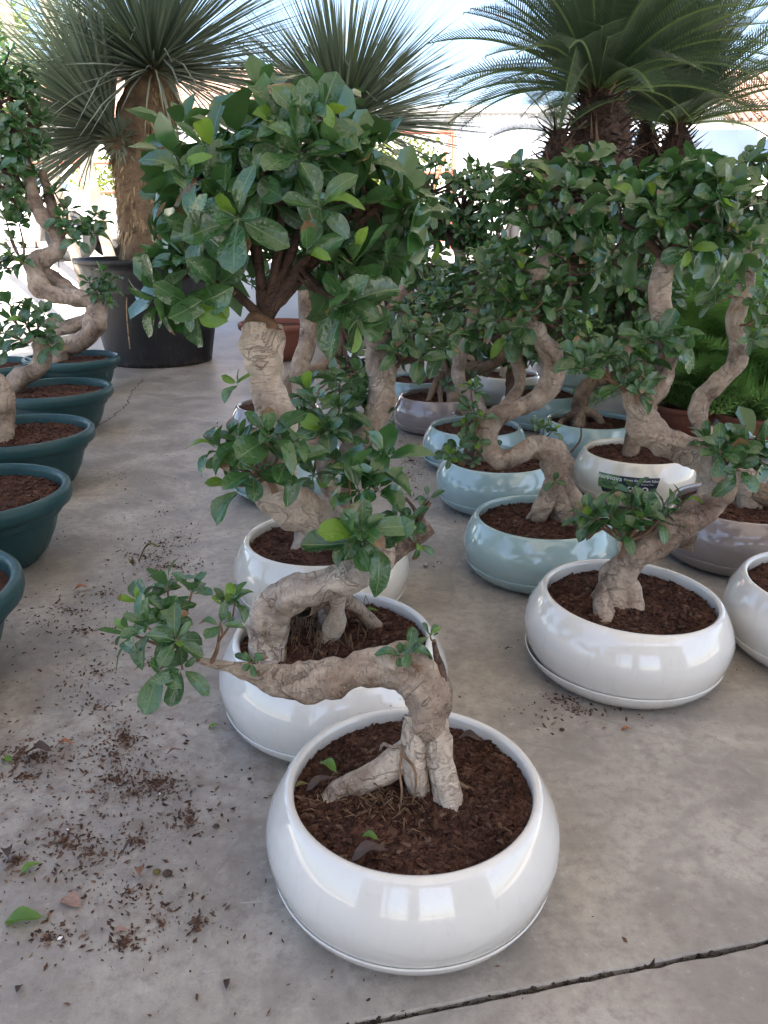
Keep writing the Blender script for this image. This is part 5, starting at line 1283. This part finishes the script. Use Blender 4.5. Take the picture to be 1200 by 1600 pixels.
t.stems('trunk', [[(-30, 578, 18, 's'), (-20, 540, 16, .0), (-60, 500, 14, .0), (-60, 440, 12, .0)]], 'bark', sides=14, step=.03, lump=.2)
t.crown((-60, 445, .0), [(-60, 400, .0, 60, 50, .2)], 12, .08, limb_px=6, nlimb=4)
t.finish()

# ------------------------------------------------------------------ printed label and pressed lettering
def text_pts(s, size):
    c = bpy.data.curves.new('t', 'FONT'); c.body = s; c.size = size; c.resolution_u = 2; c.align_x = 'LEFT'
    o = bpy.data.objects.new('t', c); col.objects.link(o)
    dg = bpy.context.evaluated_depsgraph_get(); me = o.evaluated_get(dg).to_mesh()
    vs = [v.co.copy() for v in me.vertices]; fs = [tuple(p.vertices) for p in me.polygons]
    o.evaluated_get(dg).to_mesh_clear(); bpy.data.objects.remove(o); bpy.data.curves.remove(c)
    return vs, fs
def on_bowl(u, v, a0, lift):
    """u metres round the bowl, v metres of height -> point on the glazed wall"""
    z = v*ZK
    for (r0, z0), (r1, z1) in zip(POT_PROF[:11], POT_PROF[1:11]):
        if z0 <= z <= z1: r = r0+(r1-r0)*(z-z0)/(z1-z0); break
    else: r = .2
    a = a0+u/.22
    return Vector(((r+lift)*math.cos(a), (r+lift)*math.sin(a), z))
def patch(name, parent, u0, u1, v0, v1, a0, lift, mat, cut=None, taper=0.0):
    mb = MB(); n, m = 14, 6
    for j in range(m+1):
        for i in range(n+1):
            t = j/m; k = 1-taper*(1-t); u = (u0+u1)/2+(i/n-.5)*(u1-u0)*k
            mb.v.append(on_bowl(u, v0+(v1-v0)*t, a0, lift))
    for j in range(m):
        for i in range(n): mb.f.append((j*(n+1)+i, j*(n+1)+i+1, (j+1)*(n+1)+i+1, (j+1)*(n+1)+i))
    return mb.build(name, M[mat], parent)
def bowl_text(name, parent, s, size, u, v, a0, lift, mat):
    vs_, fs_ = text_pts(s, size); mb = MB(); mb.add([on_bowl(u+p.x, v+p.y, a0, lift) for p in vs_], fs_)
    return mb.build(name, M[mat], parent, False)
def face_angle(root, px):
    b = root.location; q = P(px, 760, b.y); dirv = Vector((-b.x, -b.y, 0)).normalized()
    off = (px-(600+F*b.x/((Vector((b.x, b.y, .12))-CO).dot(FW))))*((b-CO).dot(FW))/F
    return math.atan2(dirv.y, dirv.x)+math.asin(max(-.95, min(.95, off/.225)))
A = face_angle(labelroot, 985)
lab = patch('label', labelroot, -.112, .112, .078, .162, A, .0012, 'print_dark', taper=.22)
patch('label_photo', lab, -.108, -.030, .098, .160, A, .0018, 'print_green', taper=.1)
for k in range(7):
    a = -1.25+k*.42; mb = MB(); c = (-.066, .112); e = (c[0]+math.sin(a)*.034, c[1]+math.cos(a)*.030+.004)
    w = (math.cos(a)*.006, -math.sin(a)*.006); mid = ((c[0]+e[0])/2, (c[1]+e[1])/2)
    mb.add([on_bowl(c[0], c[1], A, .0024), on_bowl(mid[0]+w[0], mid[1]+w[1], A, .0024), on_bowl(e[0], e[1], A, .0024), on_bowl(mid[0]-w[0], mid[1]-w[1], A, .0024)], [(0, 1, 2, 3)])
    mb.build('printed_leaf', M['print_leaf'], lab, False)
bowl_text('lettering', lab, 'serinova', .026, -.108, .141, A, .0026, 'print_white')
bowl_text('lettering', lab, 'Elmas Anadolum Saksı', .0135, -.014, .145, A, .0026, 'print_white')
bowl_text('lettering', lab, 'Flower Pot', .009, .046, .132, A, .0026, 'print_white')
for k in range(4):
    mb = MB(); n = 18; c = (-.012+k*.024, .112)
    for i in range(n):
        a = 6.283*i/n
        for rr in (.0065, .0112): mb.v.append(on_bowl(c[0]+math.cos(a)*rr, c[1]+math.sin(a)*rr, A, .0026))
    for i in range(n): j = (i+1) % n; mb.f.append((2*i, 2*j, 2*j+1, 2*i+1))
    mb.build('printed_ring', M['print_white'], lab, False)
for k in range(5):
    mb = MB(); a = k*1.257; c = (.088, .108)
    mb.add([on_bowl(c[0]+math.cos(a+x)*r, c[1]+math.sin(a+x)*r, A, .0026) for x, r in ((-.5, .004), (-.3, .013), (.3, .013), (.5, .004))], [(0, 1, 2, 3)]); mb.build('printed_leaf', M['print_mint'], lab, False)
for root, px, v in ((teal_logo, 905, .165),):
    bowl_text('pressed_lettering', root, 'serinova', .03, -.05, .13, face_angle(root, px), .0009, 'teal')
for root in [o for o in col.objects if o.type == 'EMPTY' and o.get('label', '').startswith('teal bowl bonsai right behind')]:
    bowl_text('pressed_lettering', root, 'serinova', .03, -.05, .12, face_angle(root, 838), .0009, 'teal')
# dried soil splash on the second white bowl
mb = MB(); rg = random.Random(77)
r2o = body2.parent; A2 = face_angle(r2o, 580)
for _ in range(420):
    u = rg.gauss(0, .05); v = .128+rg.gauss(0, .017)+u*.25
    if not .06 < v < .19: continue
    p = on_bowl(u, v, A2, .0006); chips(mb, [p], .0026, rg, .3, 1.0)
o = mb.build('soil_splash', M['fibre'], body2, False); o['kind'] = 'stuff'

# ------------------------------------------------------------------ litter on the floor
mb = MB(); rg = random.Random(91); pts = []
def clump(px, py, sx, sy, n):
    for _ in range(int(n*3.4)):
        k_ = abs(rg.gauss(1, .7)); x, y = rg.gauss(px, sx*k_), rg.gauss(py, sy*k_)
        p = G(x, y); pts.append(Vector((p.x, p.y, .0012+rg.random()*.002)))
for c in ((250, 850, 16, 7, 60), (225, 870, 28, 8, 130), (270, 885, 25, 8, 130), (245, 895, 20, 10, 120), (160, 930, 35, 10, 110), (110, 955, 35, 9, 100), (60, 975, 20, 6, 30), (130, 985, 18, 6, 50), (205, 1010, 14, 8, 50), (235, 1035, 12, 8, 45), (150, 1105, 12, 6, 55), (195, 1155, 16, 12, 160), (180, 1180, 14, 10, 60), (55, 1185, 35, 10, 150), (40, 1215, 14, 7, 60),
          (245, 1225, 24, 13, 230), (210, 1240, 20, 7, 60), (295, 1280, 13, 9, 100), (215, 1315, 14, 8, 55), (100, 1315, 16, 10, 70), (25, 1345, 16, 8, 70), (75, 1465, 24, 10, 70), (195, 1475, 12, 8, 60), (250, 1440, 14, 8, 40), (310, 1440, 10, 8, 35), (140, 1330, 60, 60, 200), (180, 1220, 90, 60, 420), (150, 1050, 90, 70, 300), (200, 1400, 110, 60, 200),
          (900, 1110, 40, 12, 110), (870, 1095, 20, 8, 50), (640, 720, 18, 12, 170), (630, 745, 22, 10, 150), (655, 705, 14, 8, 80), (625, 690, 25, 8, 60), (640, 775, 22, 8, 40), (280, 840, 30, 10, 60), (250, 800, 60, 20, 60), (180, 745, 60, 30, 50), (690, 880, 10, 5, 6), (30, 1180, 20, 20, 90)): clump(*c)
for (px_, py_) in ((645, 1219), (522, 988), (982, 930), (846, 806), (778, 716)):
    b_ = G(px_, py_, .18)
    for _ in range(70):
        a = rg.random()*6.283; r_ = .2+abs(rg.gauss(0, .05)); pts.append(Vector((b_.x+math.cos(a)*r_, b_.y+math.sin(a)*r_, .0015)))
chips(mb, pts, .0026, rg, .5, 2.2)
tag(mb.build('soil_crumbs', M['chip'], None, False), 'spilled potting soil crumbs scattered on the concrete floor', 'soil', kind='stuff')
# pale grains
mb = MB(); pts = []
for (x, y) in ((158, 1318), (106, 1298), (94, 1468), (232, 1232), (250, 1242), (60, 1345), (300, 950), (205, 1225)): p = G(x, y); pts.append(Vector((p.x, p.y, .003)))
chips(mb, pts, .006, rg, .9, .4)
tag(mb.build('perlite_grains', M['print_white'], None, False), 'pale perlite grains among the spilled soil', 'grains', kind='stuff')
# single fallen leaves
def fallen(px, py, L, rot, mat, label, curl=.3, z=None, width=.5, lift=.006):
    me = leaf_mesh('fallen_leaf', M[mat], width, curl, .25, .05)
    o = bpy.data.objects.new('fallen_leaf', me); col.objects.link(o)
    z = (z or 0.0)*ZK; q = G(px, py, z)
    zmin = min(v.co.z for v in me.vertices)
    o.location = (q.x, q.y, z-zmin*L+.001); o.rotation_euler = (rnd.uniform(-.05, .05), rnd.uniform(-.05, .05), R(rot)); o.scale = (L,)*3
    tag(o, label, 'leaf', 'fallen leaves')
fallen(66, 1440, .056, 92, 'leaf_young', 'fresh green leaf lying at the lower left corner', .15)
fallen(126, 1420, .042, 60, 'dry_pink', 'pale pinkish dry leaf near the fresh green leaf', .1, width=.6)
fallen(222, 1392, .040, 20, 'dry_brown', 'curled brown dry leaf standing alone on the floor', .9, width=.4)
fallen(136, 924, .040, 95, 'dry_orange', 'orange dry leaf near the green bowls', .4)
fallen(341, 1136, .022, 110, 'leaf_young', 'tiny green leaf left of the second white bowl', .3)
fallen(250, 884, .070, 85, 'dry_olive', 'long olive dry leaf curled over the spilled soil', 1.1, width=.35)
fallen(205, 895, .045, 10, 'dry_olive', 'small olive dry leaf beside the spilled soil', .9, width=.3)
fallen(115, 1172, .040, 80, 'dry_orange', 'orange dry leaf on the dirt heap at left', .5, width=.35)
fallen(82, 1190, .060, 75, 'dry_dark', 'dark shrivelled leaf on the dirt heap at left', .5, width=.45)
fallen(18, 1195, .030, 60, 'leaf_young', 'small green scrap at the left end of the dirt heap', .3)
fallen(62, 1355, .030, 120, 'leaf_young', 'pale green leaf scrap near the left photo edge', .3)
fallen(18, 1362, .045, 30, 'dry_dark', 'dark dry leaf at the left photo edge', .8, width=.4)
fallen(985, 1142, .020, 85, 'dry_orange', 'reddish leaf scrap in front of the tilted white bowl', .3)
fallen(948, 1140, .010, 85, 'dry_brown', 'tiny brown leaf scrap between the two white bowls', .3)
fallen(218, 1320, .03, 130, 'dry_dark', 'short dark leaf shred amid the crumbs', .6, width=.25)
fallen(283, 1180, .03, 95, 'dry_brown', 'thin brown leaf shred right of the crumbs', .5, width=.25)
fallen(200, 1456, .022, 95, 'dry_pink', 'small pink leaf scrap near the bottom left', .2)
fallen(355, 1555, .024, 10, 'dry_dark', 'grey leaf shred close to the bottom edge', .5, width=.4)
fallen(28, 1558, .018, 10, 'dry_dark', 'dark seed husk at the bottom left edge', .5, width=.5)
fallen(800, 1015, .020, 95, 'dry_dark', 'dark twig bit beside the tilted white bowl', .3, width=.25)
fallen(525, 1212, .040, 40, 'leaf_young', 'green blotched leaf on the soil of the front bowl', .2, .2)
fallen(600, 1345, .046, 95, 'dry_dark', 'dark dry leaf on the front edge of the soil', .5, .196)
fallen(590, 1318, .026, 60, 'leaf_young', 'small torn green leaf on the front bowl soil', .3, .198)
fallen(750, 1165, .042, 60, 'dry_dark', 'dark dry leaf at the back of the front bowl', .3, .198)
fallen(520, 1228, .045, 110, 'dry_dark', 'dark bark flake beside the blotched leaf', .4, .196, .35)
fallen(480, 1228, .02, 100, 'dry_olive', 'yellowish leaf scrap at the left of the front bowl soil', .2, .192)
fallen(555, 1125, .02, 160, 'dry_pink', 'pale dry leaf scrap at the back left of the front bowl soil', .3, .194)
fallen(590, 960, .035, 90, 'leaf_young', 'green leaf on the soil of the second white bowl', .3, .2)
# pebbles
for (x, y, s, lab_) in ((262, 1368, .009, 'dark pebble beside the curled brown leaf'), (338, 1293, .006, 'dark pebble right of the largest crumb pile'), (245, 1365, .007, 'tan pebble beside the dark pebble'), (390, 1218, .004, 'tiny pebble left of the front white bowl'), (665, 885, .010, 'grey pebble between the two rows of bowls'), (878, 1142, .006, 'brown pebble between the front bowls')):
    mb = MB(); p = G(x, y)
    for k, (r, z) in enumerate(((.0, -.9), (.75, -.6), (1, 0), (.8, .55), (.0, .9))):
        for i in range(9): a = 6.283*i/9; j = 1+.25*noise.noise(Vector((x+i*.8, k*.9, s*100))); mb.v.append(Vector((math.cos(a)*r*j, math.sin(a)*r*j*.8, z*.65+.58))*s)
    for k in range(4):
        for i in range(9): mb.f.append((k*9+i, k*9+(i+1) % 9, k*9+9+(i+1) % 9, k*9+9+i))
    o = mb.build('pebble', M['dry_olive' if 'tan' in lab_ else ('steel' if 'grey' in lab_ else 'dry_dark')]); o.location = (p.x, p.y, 0); tag(o, lab_, 'pebble', 'pebbles on the floor')
# thin irrigation tubes by the black tub
for k, (pts_, lab_) in enumerate((([(188, 420, 5.9), (172, 375, 6.0), (150, 352, 6.1), (120, 350, 6.3), (95, 372, 6.5), (92, 430, 6.6), (95, 520, 6.7)], 'thin dark drip tube looping left of the black tub'), ([(200, 410, 5.8), (199, 440, 5.68), (198, 490, 5.66), (203, 545, 5.70)], 'pale drip tube hanging down the front of the black tub'))):
    mb = MB(); mb.uv = []; tube(mb, [P(*q) for q in pts_], [.004]*len(pts_), 6, .03)
    tag(mb.build('drip_tube', M['rubber' if k == 0 else 'fibre']), lab_, 'hose')
